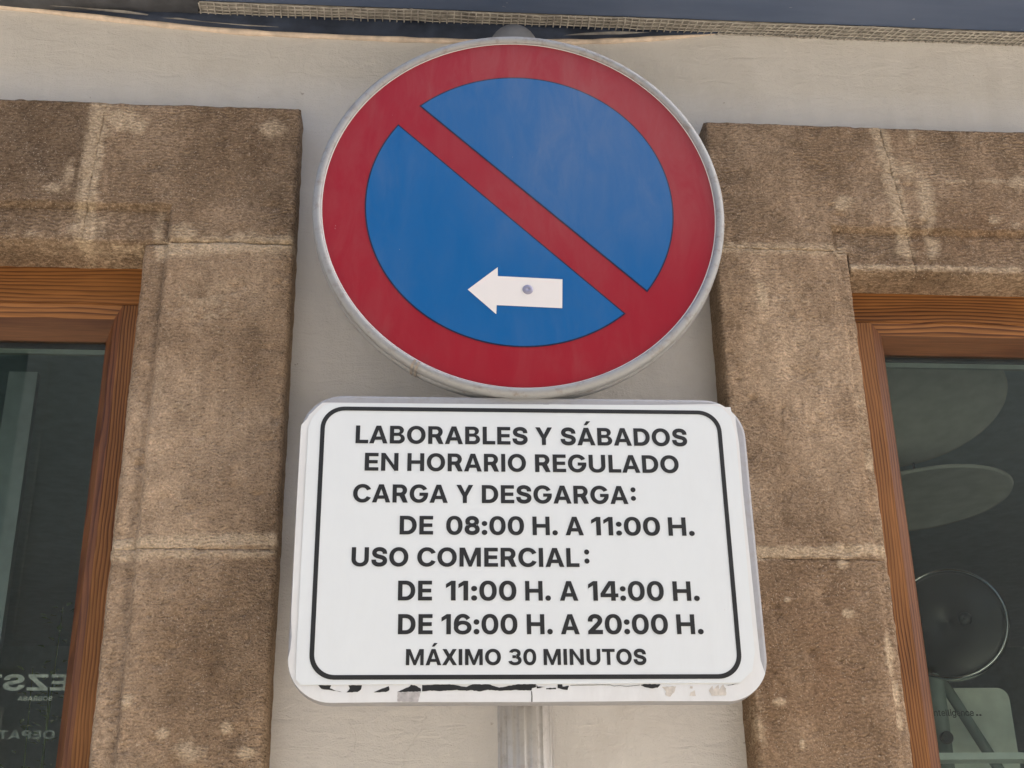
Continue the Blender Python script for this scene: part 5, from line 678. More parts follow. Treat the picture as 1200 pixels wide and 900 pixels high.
# ---- timber windows
def window(W, label, inner_right):
    """inner_right: the visible stile is on the right of the opening"""
    w = obj('window', [], [], M['wood_h'], bld, label=label)
    cx = (W['x0'] + W['x1']) / 2
    w.location = (cx, W['yf'] - YW, 0)
    x0, x1, yf, yg = W['x0'], W['x1'], W['yf'], W['yg']
    if inner_right:
        fi1 = W['xi']; fi0 = x0 + (x1 - W['xi'])
        gi1 = W['xg']; gi0 = x0 + (x1 - W['xg'])
    else:
        fi0 = W['xi']; fi1 = x1 - (W['xi'] - x0)
        gi0 = W['xg']; gi1 = x1 - (W['xg'] - x0)
    zb0 = W['z0'] + 0.09
    yb = yg + 0.045
    def plank(x0_, x1_, z0_, z1_, name, mat):
        bm = bmesh.new()
        bmesh.ops.create_cube(bm, size=1)
        for v in bm.verts:
            v.co = Vector((x0_ + (v.co.x + .5) * (x1_ - x0_), yf + (v.co.y + .5) * (yb - yf), z0_ + (v.co.z + .5) * (z1_ - z0_)))
        bmesh.ops.bevel(bm, geom=bm.edges[:], offset=0.0016, segments=2, affect='EDGES')
        vs = [tuple(v.co) for v in bm.verts]; fs = [[v.index for v in f.verts] for f in bm.faces]
        bm.free()
        return obj(name, vs, fs, mat, w)
    plank(x0, x1, W['zb'], W['zt'] + 0.02, 'head_rail', M['wood_h'])
    plank(x0, x1, W['z0'], zb0, 'sill_rail', M['wood_h'])
    plank(x0, fi0, zb0 + 0.0006, W['zb'] - 0.0006, 'stile', M['wood_v'])
    plank(fi1, x1, zb0 + 0.0006, W['zb'] - 0.0006, 'stile', M['wood_v'])
    # bevelled bead and the sash behind it, mitred at the corners
    zg, zs = W['zg'], W['zs']
    t1 = (W['zb'] - zs) / (W['zb'] - zg)
    def ring(t, y):
        return [(fi0 + (gi0 - fi0) * t, y, zb0 + 0.012 * t), (fi1 + (gi1 - fi1) * t, y, zb0 + 0.012 * t),
                (fi1 + (gi1 - fi1) * t, y, W['zb'] + (zg - W['zb']) * t), (fi0 + (gi0 - fi0) * t, y, W['zb'] + (zg - W['zb']) * t)]
    rings = [ring(0.0, yf + 0.003), ring(t1 * 0.9, yf + 0.011), ring(t1, yf + 0.014), ring(1.0, yg - 0.004), ring(1.0, yg + 0.02)]
    for a in range(4):
        b = (a + 1) % 4
        vs = [r_[k] for r_ in rings for k in (a, b)]
        sm = MB().add(vs, [(2 * i, 2 * i + 1, 2 * i + 3, 2 * i + 2) for i in range(len(rings) - 1)])
        if a in (0, 2):
            o = sm.build('sash_rail', [M['wood_h'], M['wood_hd']], w)
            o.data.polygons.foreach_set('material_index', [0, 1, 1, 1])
        else:
            o = sm.build('sash_stile', [M['wood_v'], M['wood_vd']], w)
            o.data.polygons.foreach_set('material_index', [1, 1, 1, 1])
    # glazing
    MB().box(gi0 - 0.012, gi1 + 0.012, yg, yg + 0.006, zb0 - 0.0, zg + 0.012).build('pane', M['glass'], w)
    g = MB().box(gi0 + 0.0005, gi1 - 0.0005, yg + 0.0075, yg + 0.016, zg - 0.0075, zg + 0.008)
    g.build('gasket', M['gasket'], w)
    MB().box(gi0 + 0.0005, gi1 - 0.0005, yg + 0.0085, yg + 0.016, zg - 0.0160, zg - 0.0085).build('spacer_bar', M['spacer'], w)
    return w
win_l = window(WL, 'dark timber framed window on the left with white lettering on its glass', True)
win_r = window(WR, 'timber framed window on the right with a round mirror behind the glass', False)

# ---- shop interior behind the glass (dark)
M['inner_wall'] = simple("grey_inner_wall", (0.36, 0.46, 0.54), 0.8)
M['inner_dark'] = simple("dark_inner_floor", (0.10, 0.10, 0.10), 0.7)
rm = MB()
rm.box(-5.5, 6.0, 4.6, 4.7, 0.0, 3.0)
rm.box(-5.6, -5.5, 0.402, 4.7, 0.0, 3.0)
rm.box(6.0, 6.1, 0.402, 4.7, 0.0, 3.0)
rm.build('inner_wall', M['inner_wall'], bld)
MB().box(-5.5, 6.0, 0.402, 4.6, 2.86, 2.98).build('inner_ceiling', M['inner_wall'], bld)
MB().box(-5.5, 6.0, 0.402, 4.6, 0.003, 0.10).build('inner_floor', M['inner_dark'], bld)
MB().box(0.05, 0.15, 0.402, 4.6, 0.10, 2.86).build('partition_wall', M['inner_wall'], bld)

# ---- soffit over the wall: navy panels, torn membrane, beige reinforcing mesh, sealant bead
ZS = 3.0203
sof = obj('soffit', [], [], M['navy'], bld, label='navy painted soffit above the plaster wall')
sof.location = (0.2, -0.1, ZS)
MB().box(-6, 6.5, -0.03, 0.1185, ZS, ZS + 0.30).build('navy_panel', M['navy'], sof)
MB().box(-6, 6.5, 0.1187, YW - 0.0005, ZS + 0.006, ZS + 0.30).build('backing_board', M['darkflap'], sof)
# dark membrane still covering the mesh at the left end
poly = [(-2.6, 0.0), (-0.366, 0.0), (-0.3625, 1.0), (-2.6, 1.0)]
mv = MB()
N = 90
for i in range(N + 1):
    x = -2.6 + (2.6 - 0.368) * i / N
    wv = 0.0016 * math.sin(x * 23) + 0.001 * math.sin(x * 61)
    mv.v += [(x + 0.006, 0.105, ZS - 0.0032), (x, 0.128, ZS - 0.004 + wv * 0.6), (x - 0.003, YW - 0.004, ZS - 0.003 + wv)]
for i in range(N):
    for k in range(2):
        a = i * 3 + k
        mv.f.append((a, a + 1, a + 4, a + 3))
mv.build('torn_membrane', M['darkflap'], sof)
# mesh strip
strands = MB()
xs0, pitch, n = -0.366, 0.01205, 150
rows = [0.1205, 0.1290, 0.1375, 0.1450, 0.1530]
def rowy(y, x):
    return y + 0.0012 * math.sin(x * 17 + y * 90) + 0.0004 * math.sin(x * 70)
for i, y in enumerate(rows):
    strands.tube([(xs0 + pitch * k * 0.999 - (0.006 if i > 2 else 0), rowy(y, xs0 + pitch * k), ZS - 0.0022 + 0.0005 * math.sin(k * 1.3)) for k in range(n)], 0.00125, 5)
for k in range(n):
    x = xs0 + pitch * k
    sh = 0.0165 * min(1.0, max(0.0, (x - 0.35) / 0.30))
    pts = [(x + (0.5 - (y - 0.12) / 0.033) * sh + random.uniform(-0.0006, 0.0006), rowy(y, x), ZS - 0.0034 + 0.0006 * math.sin(k + y * 300)) for y in rows]
    strands.tube(pts, 0.0011 + 0.0003 * random.random(), 5)
bk = MB()
for k in range(n):
    x = xs0 + pitch * k
    y1 = 0.1448 + (0.006 if x > 0.95 else 0)
    bk.v += [(x, 0.1192, ZS - 0.0006), (x, rowy(y1, x), ZS - 0.0006 + 0.0006 * random.random())]
bk.f = [(2 * k, 2 * k + 1, 2 * k + 3, 2 * k + 2) for k in range(n - 1)]
bk.build('mesh_backing', M['meshback'], sof)
# frayed fibres along the outer edge of the mesh
for k in range(150):
    x = random.uniform(-0.3, 1.3); y = rowy(0.1205, x); z = ZS - 0.002
    a = random.uniform(-1, 1)
    strands.tube([(x, y, z), (x + 0.004 * a, y - random.uniform(0.001, 0.004), z - 0.001), (x + 0.010 * a, y - random.uniform(0.000, 0.005), z - 0.0015)], [0.0006, 0.0005, 0.0002], 4)
strands.build('reinforcing_mesh', M['mesh'], sof, smooth=True, label='beige reinforcing mesh strip under the navy soffit')
# sagging navy membrane on the wall plane and the sealant bead along its lower edge
bx = [-1.6, -0.95, -0.696, -0.56, -0.437, -0.3166, -0.15, 0.0391, 0.20, 0.34, 0.42, 0.4949, 0.52]
bz = [3.030, 3.026, 3.0195, 3.0075, 2.9955, 2.9868, 2.9832, 2.9830, 2.9870, 2.9968, 3.0060, 3.0160, 3.0195]
def bead_z(x):
    xs = np.array(bx); zs = np.array(bz)
    i = int(np.clip(np.searchsorted(xs, x) - 1, 0, len(xs) - 2))
    t = (x - xs[i]) / (xs[i + 1] - xs[i])
    m = np.gradient(zs, xs)
    h = xs[i + 1] - xs[i]
    return float((2*t**3-3*t**2+1)*zs[i] + (t**3-2*t**2+t)*h*m[i] + (-2*t**3+3*t**2)*zs[i+1] + (t**3-t**2)*h*m[i+1])
fl = MB()
N = 120
for i in range(N + 1):
    x = -0.72 + (0.515 + 0.72) * i / N
    zb_ = bead_z(x)
    zt_ = ZS + 0.004
    for k in range(4):
        t = k / 3
        z = zb_ + (zt_ - zb_) * t
        y = YW - 0.004 - 0.006 * math.sin(math.pi * t) * (0.5 + 0.5 * math.sin(x * 13)) * min(1, (zt_ - zb_) / 0.02)
        fl.v.append((x, y, z))
for i in range(N):
    for k in range(3):
        a = i * 4 + k
        fl.f.append((a, a + 4, a + 5, a + 1))
fl.build('navy_membrane', M['navyflap'], sof, smooth=True)
pts = []
rs = []
for i in range(150):
    x = -1.6 + 2.105 * i / 149
    pts.append((x, YW - 0.0025, bead_z(x)))
    rs.append(0.0046 * (0.75 + 0.5 * float(vnoise(np.array([x * 28.0]), np.array([0.3]), 5)[0])) * (1.0 if x < 0.40 else max(0.25, 1 - (x - 0.40) / 0.13)))
MB().tube(pts, rs, 10).build('sealant_bead', M['bead'], sof, smooth=True)
def scrap(pp, y):
    n_ = len(pp)
    MB().add([(x, y - 0.001 * (i % 2), z) for i, (x, z) in enumerate(pp)], [tuple(range(n_))]).build('torn_strip', M['scrap'], sof)
scrap([(-0.640, 3.0176), (-0.575, 3.0135), (-0.50, 3.0075), (-0.452, 3.0035), (-0.450, 3.0065), (-0.49, 3.0120), (-0.555, 3.0150), (-0.62, 3.0190)], YW - 0.0135)
scrap([(-0.43, 3.0005), (-0.36, 2.9945), (-0.29, 2.9903), (-0.235, 2.9893), (-0.238, 2.9912), (-0.30, 2.9925), (-0.36, 2.9968), (-0.40, 3.0010)], YW - 0.0135)
scrap([(0.24, 2.9945), (0.34, 3.0005), (0.39, 3.0075), (0.33, 3.0065), (0.27, 3.0005)], YW - 0.0135)

# ------------------------------------------------------------------ sign post
post = thing('sign_post', 'fluted grey metal post with rounded grey cap carrying both signs', 'post', (0.151, 0.085, 0))
fl = MB()
NS = 144
prof = []
for k in range(NS):
    a = 2 * math.pi * k / NS
    r = 0.0365
    g = (a * 14 / (2 * math.pi)) % 1.0
    r -= 0.0024 * max(0.0, math.cos((g - 0.5) * 2 * math.pi)) ** 0.6 if True else 0
    prof.append((r * math.cos(a), r * math.sin(a)))
zz = [0.0, 1.0, 2.0, 2.915]
for z in zz:
    fl.v += [(x, y, z) for x, y in prof]
for i in range(len(zz) - 1):
    for k in range(NS):
        k2 = (k + 1) % NS
        fl.f.append((i * NS + k, i * NS + k2, (i + 1) * NS + k2, (i + 1) * NS + k))
fl.build('shaft', M['pole'], post, local=True)
capp = [(0.0395, 2.905), (0.0405, 2.912)] + [(0.0405 * math.cos(R(a)), 2.915 + 0.044 * math.sin(R(a))) for a in range(0, 91, 9)]
MB().lathe_z(capp, 48).build('post_cap', M['cap'], post, local=True, smooth=True)
MB().lathe_z([(0.0367, 0.05), (0.05, 0.045), (0.075, 0.012), (0.078, 0.001)], 48).build('base_collar', M['pole'], post, local=True, smooth=True)

# ------------------------------------------------------------------ the round sign
dsk = thing('no_parking_sign', 'round red and blue no parking sign with white arrow pointing left', 'road sign', (0.1493, 0.0, 2.574), (0.004093, 0, -0.011762))
MB().prism(circle(0.2975, 128), 0.0, 0.012).build('back_plate', M['alu'], dsk, local=True)
rim = [(0.2885, 0.001), (0.2888, -0.0035), (0.2905, -0.0058), (0.2935, -0.0068), (0.2985, -0.0058), (0.3010, -0.0025), (0.3018, 0.0020),
       (0.3015, 0.0075), (0.3000, 0.0088), (0.3000, 0.0108), (0.3019, 0.0122), (0.3024, 0.0170), (0.3016, 0.0230), (0.2960, 0.0245), (0.2930, 0.0230), (0.2930, 0.001)]
MB().lathe_y(rim, 160).build('rim', M['alu'], dsk, local=True, smooth=True)
MB().flat([circle(0.2886, 160), circle(0.2872, 160)[::-1]], -0.0010).build('white_edge', M['whitefilm'], dsk, local=True)  # highlight along the rim's inner edge, painted as a white ring
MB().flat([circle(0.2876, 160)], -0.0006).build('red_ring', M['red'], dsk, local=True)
RB = 0.2262
def seg(p, q, r, inset, side):
    """circle segment on one side of the line p-q, inset by a margin"""
    p = Vector(p); q = Vector(q)
    dv = (q - p).normalized()
    nv = Vector((-dv.y, dv.x)) * side
    p = p + nv * inset
    rr = r - inset
    b = p.dot(dv); c = p.dot(p) - rr * rr
    s = math.sqrt(b * b - c)
    A = p + dv * (-b - s); B = p + dv * (-b + s)
    a0 = math.atan2(B.y, B.x); a1 = math.atan2(A.y, A.x)
    if side > 0:
        while a1 < a0: a1 += 2 * math.pi
    else:
        while a1 > a0: a1 -= 2 * math.pi
    return circle(rr, 90, 0, 0, a0, a1, close=False)
for p, q, s in (((-0.1475, 0.1678), (0.1781, -0.1356), 1), ((-0.1792, 0.1354), (0.1469, -0.1713), -1)):
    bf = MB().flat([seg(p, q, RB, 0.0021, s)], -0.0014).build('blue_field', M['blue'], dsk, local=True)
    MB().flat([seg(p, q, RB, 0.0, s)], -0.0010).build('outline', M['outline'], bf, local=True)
arrow = MB().flat([[(-0.0770, -0.1379), (-0.0368, -0.1761), (-0.0361, -0.1618), (0.0568, -0.1650), (0.0584, -0.1191), (-0.0341, -0.1158), (-0.0339, -0.1014)]], -0.0019)
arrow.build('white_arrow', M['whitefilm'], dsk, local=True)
rv = MB()
rv.lathe_y([(0.0001, -0.0042), (0.0050, -0.0036), (0.0073, -0.0026), (0.0078, -0.0015), (0.0001, -0.0015)], 28, 0.0085, -0.1364)
rv.build('rivet', M['rivet'], dsk, local=True, smooth=True)
# joint of the rim strip, with its clip
ja = math.atan2(-0.2601, -0.1512)
cl = MB()
for a0, a1 in ((ja - 0.017, ja - 0.004), (ja + 0.004, ja + 0.017)):
    pr = [(0.2915, -0.0082), (0.2985, -0.0074), (0.3022, -0.003), (0.3030, 0.004), (0.3034, 0.020), (0.299, 0.0262)]
    m_ = len(pr)
    vs = [(r * math.cos(a), y, r * math.sin(a)) for a in (a0, (a0 + a1) / 2, a1) for r, y in pr]
    fs = [(i * m_ + k, (i + 1) * m_ + k, (i + 1) * m_ + k + 1, i * m_ + k + 1) for i in range(2) for k in range(m_ - 1)]
    cl.add(vs, fs)
cl.build('rim_clip', M['clip'], dsk, local=True)
def clamp(parent, z, ypl, px):
    """strap clamp from a sign's back to the post"""
    c = MB()
    c.box(px - 0.06, px + 0.06, ypl, 0.043, z - 0.014, z + 0.014)
    c.lathe_z([(0.0375, z - 0.012), (0.0405, z - 0.012), (0.0405, z + 0.012), (0.0375, z + 0.012)], 40, px, 0.085, closed=True)
    return c.build('clamp', M['alu'], parent, local=True)
clamp(dsk, 0.12, 0.012, 0.0015)
clamp(dsk, -0.12, 0.012, 0.0015)

# ------------------------------------------------------------------ the plate with the hours
plt = thing('information_plate', 'white rectangular plate with black loading hours text below the round sign', 'information sign', (0.1473, 0.0, 2.0723), (-0.022327, 0, -0.00996))
PC = (0.0036, -0.0052)
outer = rrect(PC[0], PC[1], 0.3036, 0.2072, 0.056, 14)
pb = MB()
n_ = len(outer)
lo = [rrect(PC[0], PC[1], 0.3036 - a, 0.2072 - a, 0.056 - a, 14) for a in (0.0035, 0.0010, 0.0, 0.0, 0.0015)]
ys = [0.0, 0.0006, 0.003, 0.021, 0.022]
pb.flat([lo[0]], 0.0)
b0 = len(pb.v)
for pl_, y in zip(lo, ys):
    pb.v += [(x, y, z) for x, z in pl_]
for i in range(len(ys) - 1):
    for k in range(n_):
        k2 = (k + 1) % n_
        pb.f.append((b0 + i * n_ + k, b0 + (i + 1) * n_ + k, b0 + (i + 1) * n_ + k2, b0 + i * n_ + k2))
pb.build('back_plate', M['aluplate'], plt, local=True, smooth=False)
clamp(plt, 0.10, 0.001, 0.0037)
clamp(plt, -0.10, 0.001, 0.0037)

# old white film, its torn black border line, the peeled patches, then the newer sticker
def arc(cx, cz, r, a0, a1, n=12):
    return [(cx + r * math.cos(R(a0 + (a1 - a0) * i / n)), cz + r * math.sin(R(a0 + (a1 - a0) * i / n))) for i in range(n + 1)]
xr, zb_ = PC[0] + 0.3036, PC[1] - 0.2072
xl = PC[0] - 0.3036
old = [(-0.2582, 0.1909), (-0.2720, 0.1905), (-0.2790, 0.1838), (-0.2845, 0.1772), (-0.2890, 0.1728), (-0.2920, 0.1660), (-0.2992, 0.1572)]
old += [(-0.2993, 0.05), (-0.2989, -0.04), (-0.2985, -0.10), (-0.2965, -0.130), (-0.2972, -0.146), (-0.2993, -0.1555)]
old += arc(xl + 0.056, zb_ + 0.056, 0.0555, 183, 270)
old += [(-0.15, zb_ + 0.0012), (0.0035, zb_ + 0.0006), (0.0040, zb_ + 0.0075), (0.0046, zb_ + 0.0006), (0.15, zb_ + 0.0013), (xr - 0.06, zb_ + 0.0008)]
old += arc(xr - 0.056, zb_ + 0.056, 0.0555, 275, 338, 10)
old += [(0.2982, -0.1600), (0.2980, -0.1525), (0.2976, -0.1231), (0.2966, 0.0), (0.2959, 0.0625), (0.2963, 0.1), (0.2967, 0.1365), (0.2949, 0.1681), (0.2953, 0.1771), (0.2902, 0.1835),
        (0.2893, 0.1908), (0.2812, 0.1906), (0.2743, 0.1955), (0.2600, 0.1950), (0.18, 0.1928), (0.10, 0.1921), (0.0372, 0.1921), (0.0360, 0.1909), (0.030, 0.1909), (0.0285, 0.1919), (-0.014, 0.1914), (-0.1, 0.1911)]
MB().flat([old], -0.0006).build('old_film', M['oldfilm'], plt, local=True)
black_bits = [[(-0.2604, -0.1904), (-0.2446, -0.1905), (-0.2461, -0.194), (-0.2408, -0.1964), (-0.2313, -0.1987), (-0.2479, -0.1959), (-0.2562, -0.1949)], [(-0.2233, -0.1905), (-0.2067, -0.1906), (-0.2077, -0.1958), (-0.2119, -0.1988), (-0.2254, -0.1992), (-0.2215, -0.1945)], [(-0.1735, -0.1918), (-0.1726, -0.1966), (-0.1769, -0.1989), (-0.1922, -0.1993), (-0.1817, -0.1947)], [(-0.1631, -0.199), (-0.1473, -0.1919), (-0.1461, -0.19), (-0.1414, -0.1907), (-0.1337, -0.1948), (-0.1336, -0.1983)], [(-0.1323, -0.1905), (-0.0984, -0.1897), (-0.0769, -0.1931), (-0.0781, -0.1973), (-0.0912, -0.1968), (-0.1079, -0.1979), (-0.1222, -0.1972), (-0.1322, -0.1983)], [(-0.0773, -0.1931), (-0.0697, -0.1898), (-0.0493, -0.1898), (-0.0361, -0.1939), (-0.012, -0.1897), (0.0097, -0.1897), (0.0101, -0.1933), (0.0048, -0.1947), (0.0042, -0.1976), (-0.0169, -0.1968), (-0.0217, -0.1975), (-0.0361, -0.1979), (-0.0505, -0.1965), (-0.0601, -0.1986), (-0.0721, -0.1969), (-0.0779, -0.1978)],
              [(0.0106, -0.1900), (0.0120, -0.1928), (0.0218, -0.1933), (0.0109, -0.1952)], [(0.0371, -0.19), (0.0429, -0.1901), (0.0435, -0.1929), (0.0516, -0.1918), (0.0494, -0.1972), (0.0434, -0.1965), (0.037, -0.1948)], [(0.023, -0.1948), (0.035, -0.1943), (0.035, -0.1962), (0.0224, -0.1962)], [(0.1415, -0.1913), (0.1469, -0.1899), (0.1674, -0.1904), (0.1637, -0.1945), (0.1563, -0.1956), (0.1467, -0.1937)], [(0.2484, -0.1921), (0.2683, -0.1897), (0.257, -0.1916)]]
def ragged(poly, amp, sd):
    out = []
    rr_ = random.Random(sd)
    for i in range(len(poly)):
        a = poly[i]; b = poly[(i + 1) % len(poly)]
        L = math.dist(a, b)
        k = max(1, int(L / 0.0022))
        for j in range(k):
            t = j / k
            n__ = (-(b[1] - a[1]) / max(L, 1e-6), (b[0] - a[0]) / max(L, 1e-6))
            e = rr_.uniform(-amp, amp) if j else 0
            out.append((a[0] + (b[0] - a[0]) * t + n__[0] * e, a[1] + (b[1] - a[1]) * t + n__[1] * e))
    return out
for i, p in enumerate(black_bits):
    MB().flat([ragged(p, 0.00032, i)], -0.0009).build('torn_black_line', M['black'], plt, local=True)
# hairline cracks of the torn film
def hair(pts, w):
    bb = MB()
    L_, R_ = [], []
    for k, a in enumerate(pts):
        p, n = pts[max(0, k - 1)], pts[min(len(pts) - 1, k + 1)]
        l = math.dist(p, n); ox, oz = -(n[1] - p[1]) / l * w / 2, (n[0] - p[0]) / l * w / 2
        bb.v += [(a[0] - ox, -0.00105, a[1] - oz), (a[0] + ox, -0.00105, a[1] + oz)]
    bb.f = [(2 * k, 2 * k + 2, 2 * k + 3, 2 * k + 1) for k in range(len(pts) - 1)]
    bb.build('film_crack', M['black'], plt, local=True)
hair([(0.053, -0.1915), (0.095, -0.1908), (0.104, -0.1912), (0.108, -0.1925), (0.116, -0.1918), (0.124, -0.1932), (0.132, -0.1922), (0.141, -0.1912)], 0.0005)
hair([(0.0042, -0.1985), (0.0046, -0.2045), (0.0044, -0.2115)], 0.0011)
pg = MB()
for i, p in enumerate([[(-0.1626, -0.1994), (-0.1336, -0.1988), (-0.1375, -0.2118), (-0.1624, -0.2105)]]):
    pg.flat([ragged(p, 0.0004, 40)], -0.00088)
pg.build('peeled_patch', M['peel'], plt, local=True)
pg = MB()
for i, p in enumerate([[(0.1687, -0.1935), (0.1871, -0.1929), (0.1841, -0.2005), (0.1788, -0.2058), (0.1728, -0.2041), (0.1736, -0.1993)], [(0.2048, -0.2006), (0.2104, -0.1977), (0.2113, -0.2049), (0.2033, -0.2049)], [(0.2050, -0.1925), (0.2085, -0.1935), (0.2075, -0.196), (0.2045, -0.1955)],
                       [(0.2282, -0.1983), (0.2336, -0.1923), (0.2345, -0.1971), (0.2411, -0.1911), (0.2418, -0.1971), (0.2473, -0.1906), (0.2505, -0.1959), (0.2498, -0.2043), (0.2314, -0.205)]]):
    pg.flat([ragged(p, 0.0005, 50 + i)], -0.00088 - 0.00001 * i)
pg.build('peeled_patch', M['peel2'], plt, local=True)
new = [(-0.2822, -0.1900), (-0.2885, -0.1830), (-0.2893, -0.15), (-0.2894, -0.02), (-0.2893, 0.155), (-0.2840, 0.1690), (-0.2700, 0.1860), (-0.2600, 0.1893),
       (0.262, 0.1925), (0.2760, 0.1905), (0.2880, 0.1760), (0.2925, 0.1500), (0.2921, 0.0), (0.2915, -0.15), (0.2860, -0.1740), (0.2690, -0.1888), (0.12, -0.1893), (-0.02, -0.1897), (-0.15, -0.1894)]
stk = MB().prism([(x, z) for x, z in new], -0.00155, -0.00095).build('sticker', M['sticker'], plt, local=True)
bo = rrect(0.0003, 0.0003, 0.2733, 0.1842, 0.0315, 12)
bi = rrect(0.0003, 0.0003, 0.2733 - 0.0058, 0.1842 - 0.0058, 0.0265, 12)
MB().flat([bo, bi[::-1]], -0.0020).build('border_line', M['black'], stk, local=True)

# ---- lettering
def area(p):
    return sum(p[i][0] * p[(i + 1) % len(p)][1] - p[(i + 1) % len(p)][0] * p[i][1] for i in range(len(p))) / 2
def offset(poly, d):
    n = len(poly)
    out = []
    for i in range(n):
        a, b, c = poly[i - 1], poly[i], poly[(i + 1) % n]
        l1 = math.dist(a, b) or 1e-9; l2 = math.dist(b, c) or 1e-9
        n1 = (-(b[1] - a[1]) / l1, (b[0] - a[0]) / l1)
        n2 = (-(c[1] - b[1]) / l2, (c[0] - b[0]) / l2)
        k = 1 + n1[0] * n2[0] + n1[1] * n2[1]
        k = max(k, 0.45)
        out.append((b[0] + d * (n1[0] + n2[0]) / k, b[1] + d * (n1[1] + n2[1]) / k))
    return out
CAPH = 509.0
def ell(cx, cz, rx, rz, a0, a1, n=12, p=1.0):
    out = []
    for i in range(n + 1):
        a = R(a0 + (a1 - a0) * i / n)
        c, s_ = math.cos(a), math.sin(a)
        out.append((cx + rx * math.copysign(abs(c) ** p, c), cz + rz * math.copysign(abs(s_) ** p, s_)))
    return out
def caps():
    """bold grotesque capitals, 509 high: (width, left bearing, right bearing, [outer, holes...])"""
    G = {}
    G['A'] = (500, 15, 15, [[(0, 0), (186, 509), (314, 509), (500, 0), (376, 0), (342, 103), (158, 103), (124, 0)], [(189, 197), (311, 197), (250, 386)]])
    G['N'] = (462, 44, 44, [[(0, 0), (0, 509), (106, 509), (347, 168), (347, 509), (462, 509), (462, 0), (359, 0), (115, 346), (115, 0)]])
    G['M'] = (565, 44, 44, [[(0, 0), (0, 509), (142, 509), (282, 160), (423, 509), (565, 509), (565, 0), (455, 0), (455, 322), (320, 0), (245, 0), (110, 322), (110, 0)]])
    G['X'] = (470, 12, 12, [[(0, 0), (160, 258), (6, 509), (139, 509), (235, 350), (331, 509), (464, 509), (310, 258), (470, 0), (337, 0), (235, 166), (133, 0)]])
    G['Y'] = (475, 12, 12, [[(180, 0), (180, 186), (0, 509), (131, 509), (238, 302), (344, 509), (475, 509), (295, 186), (295, 0)]])
    G['1'] = (240, 20, 48, [[(124, 0), (124, 392), (120, 392), (0, 318), (0, 424), (132, 509), (240, 509), (240, 0)]])
    G['4'] = (452, 20, 20, [[(266, 0), (266, 92), (0, 92), (0, 188), (218, 509), (381, 509), (381, 188), (452, 188), (452, 92), (381, 92), (381, 0)], [(268, 188), (268, 398), (126, 188)]])
    G['B'] = (412, 44, 28, [[(0, 0), (0, 509), (225, 509)] + ell(232, 382, 150, 127, 88, -62) + ell(246, 141, 166, 141, 66, -88) + [(225, 0)],
                            [(115, 414), (220, 414)] + ell(222, 362, 50, 52, 88, -88) + [(115, 310)], [(115, 218), (235, 218)] + ell(238, 157, 60, 61, 88, -88) + [(115, 96)]])
    G['R'] = (420, 44, 20, [[(0, 0), (0, 509), (215, 509)] + ell(225, 347, 172, 162, 88, -52) + [(420, 0), (290, 0), (190, 184), (115, 184), (115, 0)],
                            [(115, 412), (212, 412)] + ell(215, 347, 62, 65, 88, -88) + [(115, 282)]])
    G['P'] = (405, 44, 20, [[(0, 0), (0, 509), (215, 509)] + ell(230, 345, 175, 164, 88, -88) + [(215, 181), (115, 181), (115, 0)],
                            [(115, 412), (212, 412)] + ell(215, 345, 66, 67, 88, -88) + [(115, 278)]])
    G['D'] = (450, 44, 28, [[(0, 0), (0, 509), (185, 509)] + ell(195, 254.5, 255, 254.5, 88, -88, 20, 0.94) + [(185, 0)],
                            [(115, 408), (175, 408)] + ell(185, 254.5, 146, 153.5, 88, -88, 16, 0.94) + [(115, 101)]])
    G['L'] = (345, 44, 12, [[(0, 0), (0, 509), (115, 509), (115, 99), (345, 99), (345, 0)]])
    G['E'] = (365, 44, 26, [[(0, 0), (0, 509), (362, 509), (362, 411), (115, 411), (115, 304), (343, 304), (343, 207), (115, 207), (115, 98), (365, 98), (365, 0)]])
    G['H'] = (468, 44, 44, [[(0, 0), (0, 509), (115, 509), (115, 305), (353, 305), (353, 509), (468, 509), (468, 0), (353, 0), (353, 205), (115, 205), (115, 0)]])
    G['T'] = (420, 16, 16, [[(153, 0), (153, 411), (0, 411), (0, 509), (420, 509), (420, 411), (267, 411), (267, 0)]])
    G['I'] = (115, 44, 44, [[(0, 0), (0, 509), (115, 509), (115, 0)]])
    G['Z'] = (402, 24, 24, [[(0, 0), (0, 84), (247, 409), (5, 409), (5, 509), (398, 509), (398, 425), (150, 100), (402, 100), (402, 0)]])
    G['O'] = (510, 28, 28, [ell(255, 254.5, 255, 261, 0, 357, 60, 0.96), ell(255, 254.5, 136, 160, 0, 357, 50, 0.96)])
    G['0'] = (430, 28, 28, [ell(215, 254.5, 215, 261, 0, 357, 60, 0.90), ell(215, 254.5, 100, 164, 0, 357, 50, 0.90)])
    G['C'] = (482, 28, 20, [ell(255, 254.5, 255, 261, 26, 334, 56, 0.96) + ell(255, 254.5, 136, 160, 330, 30, 44, 0.96)])
    G['G'] = (500, 28, 32, [ell(255, 254.5, 255, 261, 29, 352, 60, 0.96) + [(506, 283), (268, 283), (268, 192), (382, 192)] + ell(255, 254.5, 136, 160, 327, 33, 44, 0.96)])
    def band(cx, cz, ro, ri, a0, a1, n=30):
        return ell(cx, cz, ro[0], ro[1], a0, a1, n, 0.95) + ell(cx, cz, ri[0], ri[1], a1, a0, n, 0.95)
    G['6'] = (450, 26, 26, None, [[ell(225, 168, 225, 175, 0, 354, 50, 0.95), ell(225, 168, 112, 80, 0, 354, 40, 0.95)],
                                  [band(228, 254.5, (228, 262), (113, 166), 36, 196)]])
    G['3'] = (440, 26, 26, None, [[band(215, 372, (192, 143), (80, 48), 168, -70)], [band(215, 150, (222, 157), (106, 62), 75, -170)],
                                  [[(132, 218), (132, 310), (235, 310), (262, 268), (235, 218)]]])
